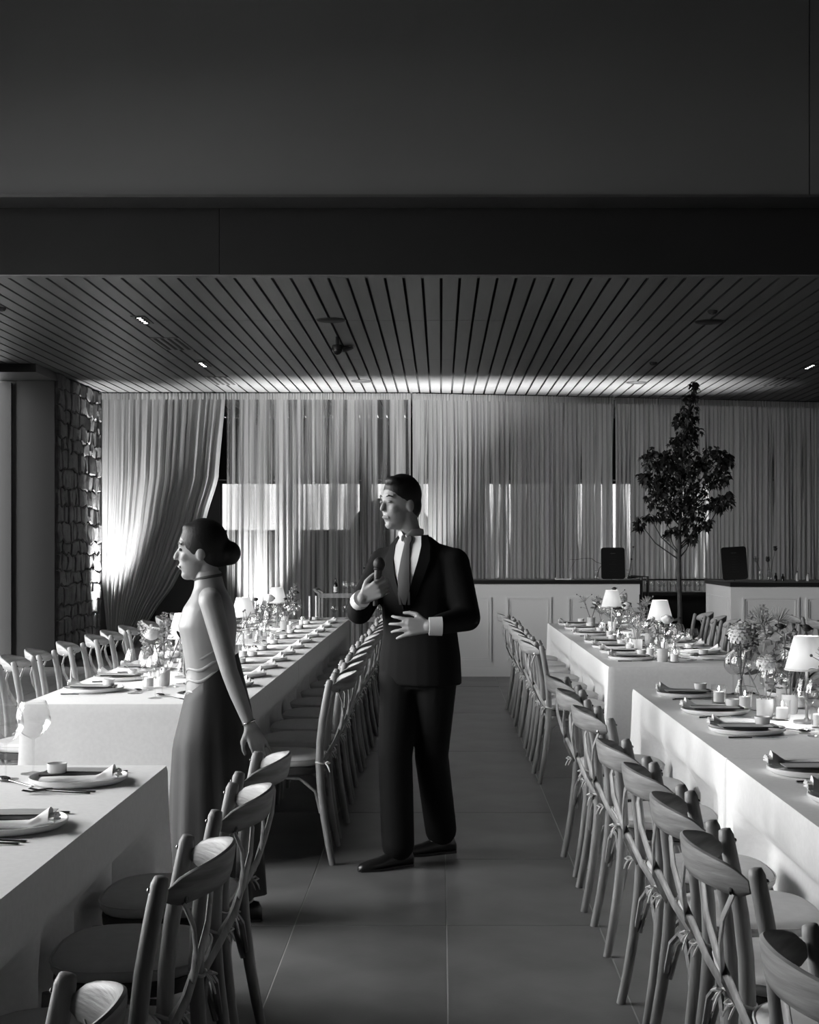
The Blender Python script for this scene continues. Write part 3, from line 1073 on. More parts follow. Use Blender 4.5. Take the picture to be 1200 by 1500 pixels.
VG, VC = Proto(p_votive()), Proto(p_candle())
crng = random.Random(23)
CANDLES = [('front right table', [(1.30, 6.72), (1.36, 6.48), (1.45, 6.02), (1.535, 5.86), (1.62, 6.5)]),
           ('far right row', [(1.47, 9.05), (1.40, 9.6), (1.33, 10.1), (1.55, 10.2), (1.42, 10.7), (1.35, 11.5), (1.38, 12.3), (1.5, 12.7), (1.4, 13.2)]),
           ('long left row', [(-1.48, 7.38), (-1.30, 8.3), (-1.30, 9.3), (-1.42, 9.9), (-1.28, 10.9), (-1.4, 11.6), (-1.3, 12.3), (-1.28, 13.2)])]
for row, pts in CANDLES:
    for k, (x, y) in enumerate(sorted(pts, key=lambda p: p[1])):
        mid = (LXL + LXR) / 2 if x < 0 else (RXL + RXR) / 2 + .02
        sp = free_spot(x, y, .037, crng, (mid - .2, mid + .2))
        if not sp: continue
        x, y = sp
        BULK.append((x, y, TZ + .06, .05))
        VG.put((x, y, TZ + .002), 0, 'clear glass candle holder, %s from camera on the %s' % (ORD[k], row))
        VC.put((x, y, TZ + .0105), 0, 'white candle in glass, %s from camera on the %s' % (ORD[k], row))


# ================================================================ FLOWERS
def p_vase(kind):
    if kind == 0:
        t = thing('bud_vase', 'x', 'vase', group='small vases on the tables')
        MB().lathe([(0, 0), (.030, 0), (.034, .01), (.036, .06), (.036, .085), (.033, .085), (.032, .02), (0, .015)], 20).build('pot', 'ceramic', t, 50)
    else:
        t = thing('glass_vase', 'x', 'vase', group='small vases on the tables')
        MB().lathe([(0, 0), (.028, 0), (.032, .01), (.030, .05), (.016, .085), (.014, .11), (.017, .12), (.0155, .12), (.0125, .11), (.0145, .085), (.028, .05), (.029, .012), (0, .010)], 20).build('bottle', 'glass', t, 60)
    return t


def stem_pts(h, lean, bend):
    return [(0, 0, 0), (lean * .25 * h, bend * .3, h * .35), (lean * .6 * h, bend * .6, h * .7), (lean * h, bend, h)]


def leaf_mesh(l, w, curl=.2, n=5):
    mb = MB()
    for i in range(n + 1):
        q = i / n
        ww = w * math.sin(PI * min(1, q * .92 + .06)) ** .8
        z = -curl * l * q * q
        mb.v += [(l * q, -ww, z + .12 * ww), (l * q, 0, z), (l * q, ww, z + .12 * ww)]
    for i in range(n):
        a = i * 3
        mb.f += [(a, a + 3, a + 4, a + 1), (a + 1, a + 4, a + 5, a + 2)]
    return mb


def p_flower(kind, h):
    r = random.Random(100 + kind)
    names = ['chrysanthemum', 'ranunculus', 'delphinium', 'spider_flower', 'scabiosa', 'leafy_sprig', 'anthurium', 'dry_twig']
    t = thing(names[kind], 'x', 'flower', group='cut flowers on the tables')
    sp = stem_pts(h, .0, .004)
    MB().tube(sp, .0022, 5).build('stem', 'stem', t)
    top = Vector(sp[-1])
    if kind == 0:      # full mop head
        mb = MB()
        for lay in range(7):
            el = -0.5 + lay * .32
            n = max(4, int(16 * math.cos(el)))
            for i in range(n):
                a = 2 * PI * (i + .5 * (lay % 2)) / n
                d = Vector((math.cos(a) * math.cos(el), math.sin(a) * math.cos(el), math.sin(el)))
                sd = Vector((-math.sin(a), math.cos(a), 0))
                u = d.cross(sd)
                R_ = .040
                p1 = top + d * R_ * .35; p2 = top + d * R_ * .85 + u * .004; p3 = top + d * R_ * 1.05 - u * .006
                w1, w2 = .0065, .0075
                mb.add([p1 - sd * w1, p1 + sd * w1, p2 + sd * w2, p2 - sd * w2, p3 + sd * w2 * .5, p3 - sd * w2 * .5], [(0, 1, 2, 3), (3, 2, 4, 5)])
        mb.ball(top, .024, 8, 6)
        mb.build('flower_head', 'petal_white', t, 30)
    elif kind == 1:
        mb = MB()
        for lay in range(4):
            R_ = .034 - lay * .007
            for i in range(7):
                a = 2 * PI * (i + .4 * lay) / 7
                c1, s1 = math.cos(a), math.sin(a)
                ring = []
                for q in range(4):
                    zz = .03 * q / 3 + lay * .004
                    rr = R_ * (.5 + .5 * math.sin(q / 3 * 2.0))
                    for e in (-1, 0, 1):
                        aa = a + e * .5
                        ring.append(top + Vector((rr * math.cos(aa), rr * math.sin(aa), zz - .008)))
                fs = []
                for q in range(3):
                    b = q * 3
                    fs += [(b, b + 1, b + 4, b + 3), (b + 1, b + 2, b + 5, b + 4)]
                mb.add(ring, fs)
        mb.build('flower_head', 'petal_white', t, 60)
    elif kind == 2:
        mb = MB()
        for i in range(46):
            q = i / 46
            z = h * .55 + q * h * .5
            a = i * 2.4
            rr = .030 * (1 - q * .75)
            c0 = Vector((rr * math.cos(a), rr * math.sin(a), z))
            for pz in range(4):
                b = a + pz * PI / 2
                d = Vector((math.cos(b) * .011, math.sin(b) * .011, r.uniform(-.004, .010))) * (1.15 - q * .6)
                e = Vector((-math.sin(b) * .007, math.cos(b) * .007, .003)) * (1.15 - q * .6)
                mb.add([c0, c0 + d * .6 + e, c0 + d * 1.2, c0 + d * .6 - e], [(0, 1, 2, 3)])
        mb.build('florets', 'petal_grey', t, 0)
    elif kind == 3:
        mb = MB()
        for i in range(40):
            el = r.uniform(-.1, 1.3); a = i * 2.4
            d = Vector((math.cos(a) * math.cos(el), math.sin(a) * math.cos(el), math.sin(el)))
            mb.tube([top, top + d * .03, top + d * .055 + Vector((0, 0, .006))], [.0012, .0014, .0008], 4)
        mb.build('petals', 'petal_grey', t, 0)
    elif kind == 4:
        mb = MB().ball(top, (.016, .016, .012), 9, 6)
        for i in range(12):
            a = 2 * PI * i / 12
            d = Vector((math.cos(a), math.sin(a), .1)); e = Vector((-math.sin(a), math.cos(a), 0)) * .006
            mb.add([top + d * .010, top + d * .020 + e, top + d * .026, top + d * .020 - e], [(0, 1, 2, 3)])
        mb.build('flower_head', 'petal_dark', t, 40)
    elif kind == 5:
        lm = leaf_mesh(.045, .013).mesh('leaf', 60); lm.materials.append(MATS['leaf_pale'])
        for i in range(12):
            q = .55 + .45 * i / 12
            o = obj('leaf', lm, t, (.0, .004 * q, h * q), (r.uniform(-.4, .4), r.uniform(-.9, .1), i * 2.4))
    elif kind == 6:
        lm = leaf_mesh(.06, .024, .3).mesh('petal', 60); lm.materials.append(MATS['petal_dark'])
        for i in range(3):
            obj('petal', lm, t, top, (r.uniform(-.3, .3), -.7 + i * .3, i * 2.1))
    elif kind == 7:
        mb = MB()
        for i in range(4):
            q = .55 + .13 * i
            a = i * 2.1
            b0 = Vector((.0, .004 * q, h * q))
            mb.tube([b0, b0 + Vector((.04 * math.cos(a), .04 * math.sin(a), .03)), b0 + Vector((.075 * math.cos(a), .075 * math.sin(a), .045 + .02 * (i % 2)))], [.0016, .0013, .0008], 4)
            mb.ball(b0 + Vector((.075 * math.cos(a), .075 * math.sin(a), .047 + .02 * (i % 2))), .006, 6, 4)
        mb.build('side_shoots', 'stem', t, 40)
    if kind in (0, 1, 4):
        lm = leaf_mesh(.05, .012).mesh('leaf', 60); lm.materials.append(MATS['leaf_green'])
        for i in range(3):
            q = .62 + .1 * i
            obj('leaf', lm, t, (.0, .004 * q, h * q), (0, -.5, i * 2.3))
    return t


FH = [.21, .19, .26, .26, .27, .24, .21, .27]
HR_ = [.042, .036, .034, .05, .024, .04, .045, .05]
FL = [Proto(p_flower(k, h)) for k, h in enumerate(FH)]
VS = [Proto(p_vase(0)), Proto(p_vase(1))]
FN = ['white chrysanthemum', 'pale ranunculus', 'pale delphinium spike', 'spidery pale bloom', 'dark scabiosa', 'leafy sprig', 'dark anthurium', 'dry twig']
frng = random.Random(41)
NEARN = {}


def cluster(x, y, kinds, row, k, vase=0, spread=.5, sc=1.0, thr=-.012):
    """one small vase with its stems"""
    vn = ['pale ceramic pot', 'clear glass bud vase'][vase]
    mid = (LXL + LXR) / 2 if x < 0 else (RXL + RXR) / 2 + .02
    sp = free_spot(x, y, .038, frng, (mid - .22, mid + .22))
    if not sp: return
    x, y = sp
    VS[vase].put((x, y, TZ + .002), frng.uniform(0, 6), '%s of flowers, %s from camera on the %s' % (vn, ORD[k], row))
    b0 = frng.uniform(0, 6.28)
    for i, kd in enumerate(kinds):
        best = None
        scl = sc * frng.uniform(.85, 1.2)
        H_ = FH[kd] * scl
        for tr_ in range(90):
            b_ = b0 + 2 * PI * i / len(kinds)
            a = b_ + frng.uniform(-.6, .6)
            ti = frng.uniform(.02, spread if vase == 0 else .20)
            ca, sa = math.cos(a), math.sin(a)
            neck = .085 if vase == 0 else .11
            off = -(neck - .02) * math.tan(ti) + (.016 if vase == 0 else .006)
            worst = 9
            for q in (.55, .75, 1.0):
                pz = TZ + .022 + H_ * q * math.cos(ti)
                pr = off + H_ * q * math.sin(ti)
                rh = (HR_[kd] * scl) * (1.0 if q == 1 or kd in (2, 5) else .4)
                for (bx, by, bz, br) in BULK:
                    worst = min(worst, math.sqrt((x + ca * pr - bx) ** 2 + (y + sa * pr - by) ** 2 + (pz - bz) ** 2) - br - rh)
            if best is None or worst > best[0]:
                best = (worst, a, ti, off, H_)
        _, a, ti, off, H_ = best
        if best[0] < thr: continue
        ca, sa = math.cos(a), math.sin(a)
        for q in ((.6, .8, 1.0) if kd in (2, 5) else (.7, 1.0)):
            BULK.append((x + ca * (off + H_ * q * math.sin(ti)), y + sa * (off + H_ * q * math.sin(ti)), TZ + .022 + H_ * q * math.cos(ti), HR_[kd] * scl * .9 if q == 1 or kd in (2, 5) else .015))
        cnt = sum(1 for q in kinds[:i] if q == kd)
        pre = '' if cnt == 0 else ['', 'another ', 'one more ', 'extra '][min(cnt, 3)]
        FL[kd].put((x + off * ca, y + off * sa, TZ + .022), (0, ti, a),
                   '%s%s in the %s vase from camera, %s' % (pre, FN[kd], ORD[k], row), scale=scl)


FR = 'front right table'
cluster(1.44, 5.72, [3, 5, 7, 1], FR, 0, 1, .5, 1.15, -.05)
cluster(1.38, 6.12, [0, 5, 6, 7], FR, 1, 0, .5, 1.0, -.05)
cluster(1.46, 6.35, [0, 0, 7, 5], FR, 2, 0, .35, 1.2, -.05)
cluster(1.58, 6.55, [2, 3, 5, 4], FR, 3, 0, .4, 1.25, -.05)
cluster(1.45, 6.9, [0, 2, 4, 6], FR, 4, 1, .35, 1.35, -.05)
cluster(1.62, 7.1, [2, 4, 5, 3], FR, 5, 0, .4, 1.3, -.05)
yy = 9.12
for k in range(11):
    ks = [[1, 5, 2], [4, 3, 5, 6], [2, 5, 7, 2], [0, 5, 4], [3, 5, 1, 7], [6, 2, 5, 4]][k % 6]
    cluster(1.47 + .10 * math.sin(k * 2.3), yy, ks, 'far right row', k, k % 2, .5, 1.0 if k % 3 else 1.25)
    yy += .40
yy = 7.55
for k in range(13):
    ks = [[2, 2, 1, 4], [4, 5, 7], [3, 5, 0], [1, 2, 5, 6], [4, 7, 5], [6, 5, 3]][k % 6]
    cluster(-1.45 + .09 * math.sin(k * 2.1), yy, ks, 'long left row', k, k % 2, .45, 1.0 if k % 3 else 1.25)
    yy += .48

# ================================================================ BAR
def frame_rect(mb, x0, x1, z0, z1, y, w=.02, d=.014):
    mb.box(((x0 + x1) / 2, y - d / 2, z0 + w / 2), (x1 - x0, d, w)); mb.box(((x0 + x1) / 2, y - d / 2, z1 - w / 2), (x1 - x0, d, w))
    mb.box((x0 + w / 2, y - d / 2, (z0 + z1) / 2), (w, d, z1 - z0 - 2 * w)); mb.box((x1 - w / 2, y - d / 2, (z0 + z1) / 2), (w, d, z1 - z0 - 2 * w))


def bar(x0, x1, y0, y1, panels, label, pz):
    t = thing('bar_counter', label, 'bar', ((x0 + x1) / 2, y0, 0), 0, 'panelled bar counters')
    cx = (x0 + x1) / 2
    w = x1 - x0
    MB().box((0, (y1 - y0) / 2, .53), (w, y1 - y0, 1.06)).build('body', 'bar_paint', t, 0)
    MB().box((0, (y1 - y0) / 2 - .01, 1.082), (w + .03, y1 - y0 + .05, .044)).build('countertop', 'counter_black', t, 0)
    MB().box((0, -.008, .045), (w + .016, .016, .09)).build('plinth', 'bar_paint', t, 0)
    MB().box((0, -.006, .098), (w + .012, .012, .016)).build('plinth_moulding', 'bar_paint', t, 0)
    MB().box((0, -.005, 1.0), (w + .01, .01, .12)).build('frieze', 'bar_paint', t, 0)
    for (a, b) in panels:
        m = MB(); frame_rect(m, a - cx, b - cx, pz[0], pz[1], 0, .022, .016)
        p = m.build('panel_moulding', 'bar_paint', t, 0)
        m = MB(); frame_rect(m, a - cx + .034, b - cx - .034, pz[0] + .034, pz[1] - .034, 0, .010, .008)
        m.build('inner_bead', 'bar_paint', p, 0)
    return t


b1 = bar(-.62, 2.27, 16.44, 17.12, [(-.58, -.12), (.065, .58), (.75, 1.265), (1.45, 1.965)], 'pale panelled bar counter behind the man with black top', (.172, .91))
m = MB()
m.box((2.115 - .825, -.005, .54), (.012, .01, .84))
m.build('end_bead', 'bar_paint', b1, 0)
b2 = bar(3.09, 6.2, 15.3, 16.75, [(3.21, 3.815), (3.885, 4.49), (4.56, 5.165), (5.235, 5.84)], 'pale panelled bar counter at the right picture edge', (.2, .95))
m = MB()
for (a, b) in ((.12, 1.33),):
    m.box((-1.562, (a + b) / 2, .2), (.012, b - a, .02)); m.box((-1.562, (a + b) / 2, .93), (.012, b - a, .02))
    m.box((-1.562, a, .565), (.012, .02, .75)); m.box((-1.562, b, .565), (.012, .02, .75))
m.build('side_moulding', 'bar_paint', b2, 0)

# black pipe frame at the end of the bar
t = thing('pipe_frame', 'black pipe frame at the end of the bar beside the tree', 'frame', (2.33, 16.7, 0))
MB().tube([(0, 0, 0), (0, 0, 1.13), (-.16, 0, 1.13)], .018, 8).build('pipe', 'black_metal', t)
MB().tube([(.1, .2, 0), (.1, .2, 1.135), (-.1, .2, 1.135)], .016, 8).build('pipe', 'black_metal', t)
MB().box((.06, .1, .76), (.12, .26, .12)).build('junction_box', 'black_metal', t, 0)

# back shelf behind the gap, with glasses
t = thing('back_bar_shelf', 'dark back bar shelf between the two bar counters', 'shelf', (2.9, 18.3, 0))
MB().box((0, 0, .89), (1.5, .42, .045)).build('shelf', 'counter_black', t, 0)
MB().box((0, .16, 1.06), (1.5, .02, .02)).build('rail', 'counter_black', t, 0)
MB().box((0, .12, .44), (1.4, .03, .86)).build('back_panel', 'frame_dark', t, 0)
for s in (-1, 1):
    MB().box((s * .72, 0, .433), (.05, .4, .866)).build('side_panel', 'frame_dark', t, 0)
    MB().box((s * .72, .16, .98), (.02, .02, .16)).build('post', 'counter_black', t, 0)
sg = Proto(p_glass('stem_glass', bowl(.06, .14, .036, .03, .095), .061, .03, 'glasses on the back bar shelf'))
for k in range(16):
    sg.put((2.29 + .08 * k, 18.2 + .11 * (k % 2), .9125), 0, 'stemmed glass, %s from the left on the dark back bar shelf' % (ORD + ['fourteenth', 'fifteenth', 'sixteenth'])[k])


# rounded black signs on the bars
def sign(label, loc, rot, w=.275, h=.365):
    t = thing('bar_sign', label, 'sign', loc, 0, 'black bar signs')
    def rr(w_, h_, r, y):
        out = []
        for (cx, cz, a0) in ((w_ / 2 - r, h_ - r, 0), (-w_ / 2 + r, h_ - r, PI / 2), (-w_ / 2 + r, r, PI), (w_ / 2 - r, r, 1.5 * PI)):
            for i in range(6):
                a = a0 + PI / 2 * i / 5
                out.append((cx + r * math.cos(a), y, cz + r * math.sin(a)))
        return out
    MB().rings([rr(w, h, .03, -.01), rr(w, h, .03, .01)]).build('board', 'counter_black', t)
    e = MB()
    for i in range(5):
        e.box((-.024 + .012 * i, -.0112, h - .068), (.006, .002, .012 if i % 2 else .008))
    e.build('emblem', 'emblem', t, 0)
    e = MB()
    for i in range(7):
        e.box((0, -.0112, h - .11 - .028 * i), (.09 - .02 * (i % 3), .002, .003))
    e.build('fine_print', 'black_metal', t, 0)
    MB().tube([(0, .01, h * .7), (0, .11, .0)], .006, 6).build('strut', 'black_metal', t)
    t.rotation_euler = rot
    return t


sign('black rounded sign on the bar in front of the curtain', (1.985, 16.55, 1.112), (-.10, 0, .05))
sign('tilted black rounded sign on the right bar corner', (3.25, 15.85, 1.122), (-.12, -.06, -.1))


def bar_vase(label, x, y, h, kind):
    t = thing('bar_vase', label, 'vase', (x, y, 1.104), 0, 'small vases on the bars')
    MB().lathe([(0, 0), (.028, 0), (.036, .02), (.03, h * .5), (.018, h * .75), (.024, h), (.022, h), (.015, h * .75), (.026, h * .5), (.03, .02), (0, .01)], 16).build('bottle', kind, t, 60)
    return t


def bar_stem(label, x, y, pts, head, hm, name='dark_flower'):
    t = thing(name, label, 'flower', (x, y, 1.12), 0, 'flowers on the bars')
    MB().tube(pts, .003, 5).build('stem', 'stem', t)
    m = MB(); r = random.Random(len(label))
    top = Vector(pts[-1])
    m.ball(top, head * .6, 9, 6)
    for i in range(22):
        a = i * 2.4; el = r.uniform(-.3, 1.2)
        d = Vector((math.cos(a) * math.cos(el), math.sin(a) * math.cos(el), math.sin(el))); e = Vector((-math.sin(a), math.cos(a), 0)) * head * .25
        m.add([top + d * head * .4, top + d * head * .85 + e, top + d * head * 1.1, top + d * head * .85 - e], [(0, 1, 2, 3)])
    m.build('flower_head', hm, t, 40)
    return t


bar_vase('small vase left of the black sign, holding a long twig', 1.80, 16.6, .11, 'glass')
t = thing('bare_twig', 'long bent bare twig in the vase left of the sign', 'twig', (1.80, 16.6, 1.115), 0)
MB().tube([(0, 0, 0), (.03, 0, .12), (.07, 0, .17), (.0, 0, .19), (-.06, 0, .235), (-.15, .02, .235), (-.24, .02, .22), (-.31, .02, .225)], [.004, .004, .0035, .003, .003, .0025, .002, .0015], 6).build('branch', 'bark', t)
MB().tube([(-.24, .02, .22), (-.28, .03, .15), (-.31, .03, .09)], [.0018, .0015, .001], 5).build('side_branch', 'bark', t)
bar_vase('glass vase right of the black sign on the bar', 2.165, 16.62, .12, 'glass')
bar_stem('tall dark bud stem right of the black sign', 2.165, 16.62, [(0, 0, 0), (.02, 0, .12), (.04, 0, .24), (.06, 0, .36)], .016, 'petal_dark')
bar_stem('shorter dark bud stem right of the black sign', 2.17, 16.62, [(0, 0, 0), (.02, 0, .1), (.035, 0, .22)], .018, 'petal_dark')
bar_vase('left glass vase of the pair on the right bar', 3.56, 16.0, .13, 'glass')
bar_vase('right glass vase of the pair on the right bar', 3.66, 16.0, .13, 'glass')
bar_stem('pale leaning flower in the left vase, right bar', 3.56, 16.0, [(0, 0, 0), (-.01, 0, .12), (-.05, 0, .22)], .042, 'petal_grey')
bar_stem('dark flower in the right vase, right bar', 3.66, 16.0, [(0, 0, 0), (0, 0, .12), (-.02, 0, .22)], .04, 'petal_dark')
bar_stem('tallest dark flower on the right bar', 3.665, 16.0, [(0, 0, 0), (.02, 0, .15), (.06, 0, .34)], .036, 'petal_dark')
def bar_bottle(label, x, h, mm):
    t = thing('small_bottle', label, 'bottle', (x, 16.05, 1.104), 0, 'small bottles on the right bar')
    MB().lathe([(0, 0), (.017, 0), (.018, h * .55), (.008, h * .72), (.007, h * .88)], 14).build('body', mm, t, 50)
    MB().lathe([(.009, h * .86), (.009, h), (0, h)], 10).build('cap', 'black_metal', t, 50)
bar_bottle('dark small bottle beside the vases on the right bar', 3.74, .09, 'wine_dark')
bar_bottle('dark stubby bottle second from the vases, right bar', 3.82, .08, 'wine_dark')
bar_bottle('pale small bottle standing alone on the right bar', 3.98, .11, 'ceramic')
bar_bottle('rightmost small bottle on the right bar', 4.1, .09, 'ceramic')
# tray of rolled napkins on the bar
t = thing('cocktail_tray', 'flat pale tray lying on the bar left of the twig', 'tray', (1.42, 16.7, 1.104), 0)
MB().box((0, 0, .006), (.18, .12, .012)).build('base', 'porcelain', t, 0)
for s in (-1, 1):
    MB().box((s * .088, 0, .015), (.006, .12, .012)).build('rim', 'porcelain', t, 0)

# linear light added unseen behind the bar, to brighten the ceiling strip
t = thing('added_linear_light', 'added linear floor light, hidden behind the bar, washing the ceiling', 'lamp', (0.45, 19.25, 0))
MB().box((0, 0, .03), (6.6, .09, .06)).build('housing', 'black_metal', t, 0)
MB().box((0, 0, .064), (6.5, .05, .008)).build('diffuser', 'wax', t, 0)
l = bpy.data.lights.new('added_ceiling_wash', 'AREA'); l.shape = 'RECTANGLE'; l.size = 6.5; l.size_y = .05; l.energy = 260; l.spread = math.radians(40)
o = bpy.data.objects.new('added_ceiling_wash', l); COL.objects.link(o); o.parent = t; o.location = (0, 0, .09); o.rotation_euler = (PI, 0, 0)

# ================================================================ SERVICE CART
t = thing('service_cart', 'wooden service cart with glasses beyond the left row', 'cart', (-.93, 15.5, 0))
for (px, py) in ((-.36, -.2), (-.36, .2), (.36, -.2), (.36, .2)):
    MB().tube([(px, py, .06), (px, py, .98)], .016, 8).build('post', 'wood', t)
    MB().lathe([(0, -.03), (.012, -.03), (.03, -.02), (.03, .02), (.012, .03), (0, .03)], 12, (px, py, .03)).build('wheel', 'black_metal', t)
MB().tube([(-.36, -.2, .98), (-.42, -.2, 1.03), (-.42, .2, 1.03), (-.36, .2, .98)], .014, 8).build('handle', 'wood', t)
for z in (.955, .70, .25):
    s_ = MB().box((0, 0, z), (.76, .44, .025)).build('shelf', 'wood', t, 0)
    MB().box((0, -.215, z + .02), (.74, .012, .03)).build('shelf_edge', 'wood', s_, 0)
PR['wine'].root  # tall glasses on the cart share the wine glass shape
for k, (dx_, dy_) in enumerate([(-.10, -.08), (-.08, .06), (0, -.06), (.24, .08), (.12, -.10)]):
    sg.put((-.93 + dx_, 15.5 + dy_, .9685), 0, 'stemmed glass, %s from left on the top cart shelf' % ORD[sorted([-.10, -.08, 0, .24, .12]).index(dx_)], group='glasses on the service cart')
for k, (dx_, dy_) in enumerate([(-.22, 0), (-.1, .05), (.02, -.05), (.14, 0), (.26, .03)]):
    sg.put((-.93 + dx_, 15.5 + dy_, .7135), 0, 'stemmed glass, %s from left on the lower cart shelf' % ORD[k], group='glasses on the lower cart shelf')
def bottle(label, loc, sc=1.0):
    t = thing('wine_bottle', label, 'bottle', loc)
    MB().lathe([(0, 0), (.036 * sc, 0), (.037 * sc, .17 * sc), (.03 * sc, .2 * sc), (.014 * sc, .225 * sc), (.013 * sc, .29 * sc), (.015 * sc, .295 * sc), (0, .3 * sc)], 18).build('body', 'wine_dark', t, 50)
    MB().lathe([(.0375 * sc, .05 * sc), (.0378 * sc, .14 * sc)], 18).build('paper_label', 'cotton', t, 50)
    return t
bottle('dark wine bottle on the top shelf of the cart', (-.83, 15.6, .9685))
bottle('short dark bottle among glasses on the cart', (-1.13, 15.42, .9685), .62)
# two pale tapers in front of the cart on the far table end
for k, px in enumerate((-1.292, -1.228)):
    t = thing('taper_candle', ['left', 'right'][k] + ' tall pale taper candle before the service cart', 'candle', (px, 14.15, TZ + .002), 0, 'tall pale tapers')
    MB().lathe([(0, 0), (.03, 0), (.03, .008), (.014, .012), (.014, .03), (0, .03)], 16).build('holder', 'brass', t, 50)
    MB().tube([(0, 0, .025), (0, 0, .24)], [.011, .009], 12).build('wax', 'wax', t, 50)
    MB().tube([(0, 0, .24), (0, 0, .25)], .001, 5).build('wick', 'black_metal', t)

# ================================================================ TREE
TX, TY = 2.49, 15.0
S = TY / 2105
tr = thing('potted_tree', 'slender dark-leaved tree standing in the gap between the bars', 'tree', (TX, TY, 0))
MB().lathe([(0, 0), (.17, 0), (.22, .36), (.235, .38), (.215, .38), (.2, .33), (0, .33)], 24).build('pot', 'frame_dark', tr, 50)
MB().lathe([(0, .335), (.2, .335)], 20).build('soil', 'bark', tr)
trunk = [(0, 0, .33), (.005, 0, .8), (-.005, 0, 1.3), (.0, 0, 1.6), (.02, .01, 2.0), (.03, 0, 2.4), (.08, 0, 2.8), (.13, 0, 3.12)]
MB().tube(trunk, [.028, .024, .021, .02, .016, .012, .008, .003], 8).build('trunk', 'bark', tr)
blobs = [(1018, 565, 7, 7), (1012, 580, 12, 8), (1010, 600, 12, 10), (1003, 615, 20, 12), (1010, 632, 18, 12), (1000, 650, 22, 14), (963, 672, 24, 18), (1000, 680, 32, 22),
         (1045, 672, 30, 20), (1066, 672, 11, 10), (958, 700, 22, 15), (1000, 715, 36, 22), (1050, 700, 22, 14), (944, 697, 10, 8), (966, 730, 22, 15), (1005, 745, 30, 18),
         (1050, 735, 22, 14), (1068, 726, 8, 10), (972, 755, 16, 10), (936, 766, 8, 11), (950, 757, 8, 7), (1022, 765, 22, 12), (998, 776, 18, 7), (1015, 786, 9, 7), (980, 782, 7, 7)]
tr_r = random.Random(9)
lv = MB()
lobes = [(0, 0), (.22, .30), (.18, .16), (.52, .46), (.48, .17), (1.0, 0.0)]
up = [(x, y) for x, y in lobes]
dn = [(x, -y) for x, y in reversed(lobes[1:-1])]
outl = up + dn
SZ = .075
lv.v = [(.42 * SZ, 0, -.05 * SZ)] + [(x * SZ, y * SZ, -.35 * SZ * x * x + .1 * SZ * abs(y)) for x, y in outl]
lv.f = [(0, i + 1, (i + 1) % len(outl) + 1) for i in range(len(outl))]
lmesh = lv.mesh('leaf', 0); lmesh.materials.append(MATS['tree_leaf'])
leaves = []
for (bx, by, rx, ry) in blobs:
    cx, cz = (bx - 995) * S, 1.5 - (by - 799) * S
    n = int(rx * ry * .27) + 10
    for i in range(n):
        while True:
            p = Vector((tr_r.uniform(-1, 1), tr_r.uniform(-1, 1), tr_r.uniform(-1, 1)))
            if .25 < p.length < 1: break
        q = Vector((cx + p.x * rx * S, p.y * (rx + ry) * .5 * S, cz + p.z * ry * S))
        leaves.append((q, (tr_r.uniform(-.6, .6), tr_r.uniform(.1, 1.3), tr_r.uniform(0, 6.28)), tr_r.uniform(.7, 1.25)))
    # branch to the clump
    zb = max(1.35, min(3.0, cz - .10 - abs(cx) * .9))
    tb = next((Vector(a).lerp(Vector(b), (zb - a[2]) / (b[2] - a[2])) for a, b in zip(trunk, trunk[1:]) if a[2] <= zb <= b[2]), Vector(trunk[-1]))
    yy_ = tr_r.uniform(-.12, .12)
    MB().tube([tb, tb.lerp(Vector((cx, yy_, cz)), .5) + Vector((cx * .1, 0, -.02)), (cx, yy_, cz)], [.008, .006, .003], 5).build('branch', 'bark', tr)
tr_r.shuffle(leaves)
leaves.sort(key=lambda e: e[0].y)
rest = MB()
for k, (q, rot, sc_) in enumerate(leaves):
    if k < 296:
        o = obj('leaf', lmesh, tr, q, rot); o.scale = (sc_,) * 3
    else:
        from mathutils import Euler
        M = Matrix.Translation(q) @ Euler(rot).to_matrix().to_4x4() @ Matrix.Scale(sc_, 4)
        rest.add([M @ Vector(v) for v in lv.v], lv.f)
tag(rest.build('foliage', 'tree_leaf', tr, 0), kind='stuff')

# ================================================================ CEILING FITTINGS
def disc(label, x, y, r):
    t = thing('ceiling_speaker', label, 'speaker', (x, y, CZ), 0, 'round ceiling speakers')
    MB().lathe([(0, -.012), (r * .9, -.012), (r, -.004), (r, 0)], 28).build('grille', 'grille', t, 50)
    MB().lathe([(r, -.006), (r + .008, -.004), (r + .008, 0)], 28).build('rim', 'black_metal', t, 50)


disc('round dark ceiling disc above the hanging camera', -1.04, 13.6, .135)
disc('round dark ceiling disc near the curtain, left of centre', -1.03, 18.65, .135)
disc('round dark ceiling disc near the beam on the right', 2.56, 13.7, .135)
disc('round dark ceiling disc near the curtain, left of the tree', 2.56, 18.8, .135)


def puck(label, x, y):
    t = thing('smoke_detector', label, 'detector', (x, y, CZ), 0, 'small ceiling detectors')
    MB().lathe([(0, -.03), (.03, -.03), (.045, -.012), (.045, 0)], 18).build('body', 'panel_grey', t, 50)
    MB().lathe([(0, -.036), (.012, -.036), (.014, -.03)], 12).build('sensor', 'black_metal', t, 50)


puck('small ceiling detector beyond the beam on the right', 2.47, 13.06)
puck('small ceiling detector left of the tree top', 2.48, 16.76)
puck('small ceiling detector at the left picture edge', -3.95, 12.9)


